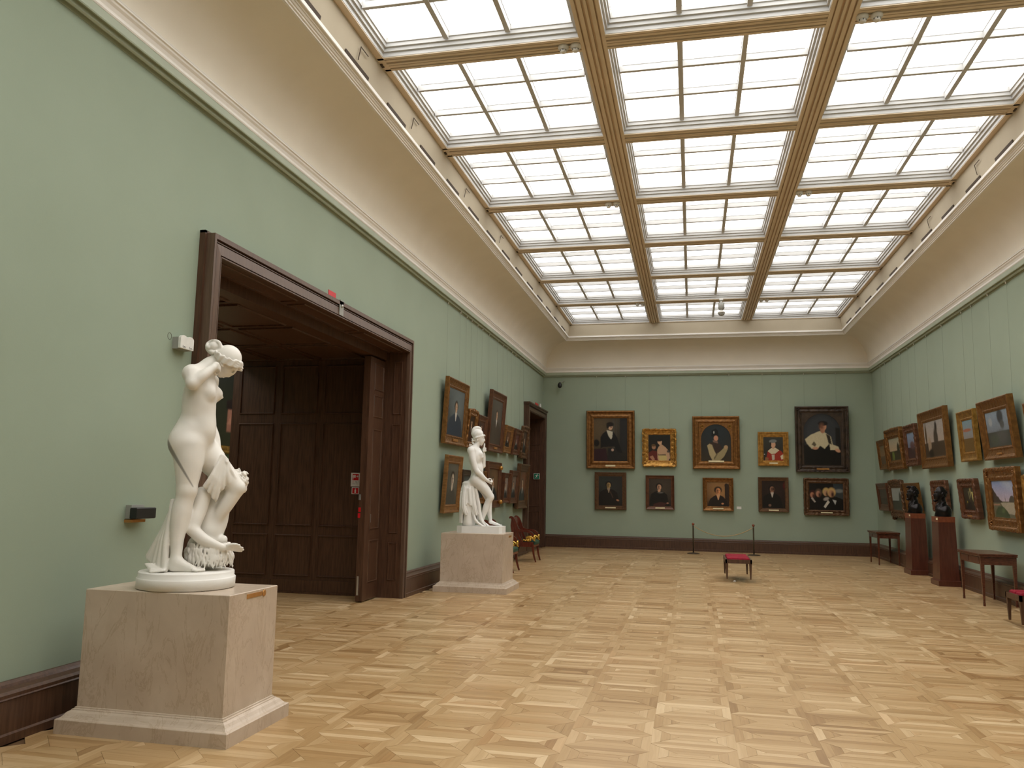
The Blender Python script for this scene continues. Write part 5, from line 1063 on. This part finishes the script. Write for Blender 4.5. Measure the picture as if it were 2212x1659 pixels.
def p1(r):
    MB().box((-.045, -.0075, -.01), (.052, -.006, .085)).build('red_field', M_['signred'], r)
    m = MB().box((-.038, -.009, .028), (.006, -.0075, .070)).box((-.032, -.009, -.002), (-.028, -.0075, .028)).box((.018, -.009, .045), (.03, -.0075, .05)).lathe([(.001, 0), (.013, .0), (.013, .001)], 14)
    m.v[-42:] = [(x + .034, -.009 + z, y + .048) for x, y, z in m.v[-42:]]; m.build('hydrant_symbol', M_['signwhite'], r)
    for k in range(3): MB().box((-.036, -.0095, .034 + k * .012), (.004, -.009, .036 + k * .012)).build('symbol_line', M_['signred'], r)
    for txt, x, z, s, mt in (('01', -.030, -.045, .026, 'signred'), ('ПК-7', .026, -.045, .026, 'black')):
        cu = bpy.data.curves.new('text', 'FONT'); cu.body = txt; cu.size = s; cu.extrude = .0006; cu.align_x = 'CENTER'
        o = bpy.data.objects.new('tmp', cu); COL.objects.link(o); bpy.context.view_layer.update()
        me = bpy.data.meshes.new_from_object(o.evaluated_get(bpy.context.evaluated_depsgraph_get())); bpy.data.objects.remove(o)
        link('lettering', me, M_[mt], r, (x, -.0072, z), (PI / 2, 0, 0))
    MB().box((-.045, -.0075, -.066), (.0, -.0065, -.060)).box((.012, -.0075, -.066), (.048, -.0065, -.060)).build('small_print', M_['greyp'], r)
fire('hydrant_sign', 'red and white fire hydrant sign with lettering, dark panelling in the big doorway', (-.782, 1.713), .14, .205, p1)
def p2(r):
    MB().box((-.048, -.0075, -.042), (.048, -.006, .042)).build('red_field', M_['signred'], r)
    MB().box((-.012, -.009, -.034), (.012, -.0075, .016)).box((-.005, -.009, .016), (.005, -.0075, .034)).build('extinguisher_symbol', M_['signwhite'], r)
fire('extinguisher_sign', 'square red sign with white extinguisher under the hydrant sign', (-.774, 1.548), .118, .103, p2)
tag(MB().box((-.46, 10.892, 1.255), (-.425, 10.897, 1.315)).box((-.465, 10.892, 1.17), (-.43, 10.897, 1.235)).build('red_tape', M_['signred']), 'two bits of bright red tape on the edge of the door leaf', 'tape')
tag(MB().box((5.375, YF - .004, 1.174), (5.498, YF, 1.244)).build('wall_label', M_['whitep']), 'tiny white label on the far wall right of the glowing orange portrait', 'label')
r = empty('security_camera', (.50, YF, 4.80)); tag(r, 'black round security camera on a bracket high on the far wall at the left', 'camera')
MB().tube([(.03, 0, .02), (.0, -.12, -.02), (-.08, -.18, -.07)], .012, 8).build('arm', M_['greyp'], r); MB().lathe([(.01, -.22), (.05, -.20), (.062, -.15), (.055, -.10), (.03, -.07), (.03, -.05)], 18).build('body', M_['black'], r, (-.08, -.18, .0))
# smoke detectors in pairs on the beams
det = empty('smoke_detector', (0, 0, 0))
MB().lathe([(.058, 0), (.058, -.022), (.046, -.038), (.046, -.040)], 24).build('housing', M_['whitep'], det); MB().lathe([(.034, -.038), (.034, -.060), (.028, -.072), (.01, -.076)], 20).build('chamber', M_['whitep'], det)
for k in range(6): MB().box((-.004, .030, -.058), (.004, .036, -.042)).build('slit', M_['black'], det, None, (0, 0, k * PI / 3))
rows = {1: ('nearest', 4), 2: ('middle', 6), 3: ('farthest', 9)}; first = True
for ri, (rn, k) in rows.items():
    y = SY[k]
    for sd, xs in (('left', (2.885, 3.016)), ('right', (5.872, 6.004))):
        for hn, x in zip(('left', 'right'), xs):
            o = det if first else copy_tree(det); first = False; o.location = (x, y, ZS + .002)
            tag(o, 'white smoke detector, %s one of the pair by the %s beam, %s row' % (hn, sd, rn), 'detector', 'smoke detectors under the skylight')
r = empty('dome_camera', (4.92, SY[9] - .2, ZS)); tag(r, 'white ceiling dome camera hanging below the far skylight panes', 'camera')
MB().box((-.045, -.045, -.04), (.045, .25, 0)).tube([(0, 0, -.04), (0, 0, -.10)], .02, 10).build('mount', M_['whitep'], r)
MB().lathe([(.06, -.10), (.075, -.115), (.075, -.24), (.055, -.27)], 20).build('housing', M_['greyp'], r); MB().lathe([(.04, -.27), (.04, -.30), (.085, -.33), (.088, -.36)], 20).build('collar', M_['whitep'], r); MB().lathe([(.075, -.36), (.075, -.385), (.05, -.42), (.01, -.43)], 20).build('dome', M_['greyp'], r)
tag(MB().add([(-.03, -.01, 0), (.025, -.02, .002), (.03, .02, .012), (-.01, .03, .003), (0, 0, .02)], [(0, 1, 4), (1, 2, 4), (2, 3, 4), (3, 0, 4)]).build('paper_scrap', M_['signwhite'], None, (4.915, 15.74, .001)), 'scrap of white paper on the parquet under the middle bench', 'scrap')
spot('portrait_spot', (4.9, 21.4, 4.6), (4.88, YF, 1.45), 22, .35)
MB
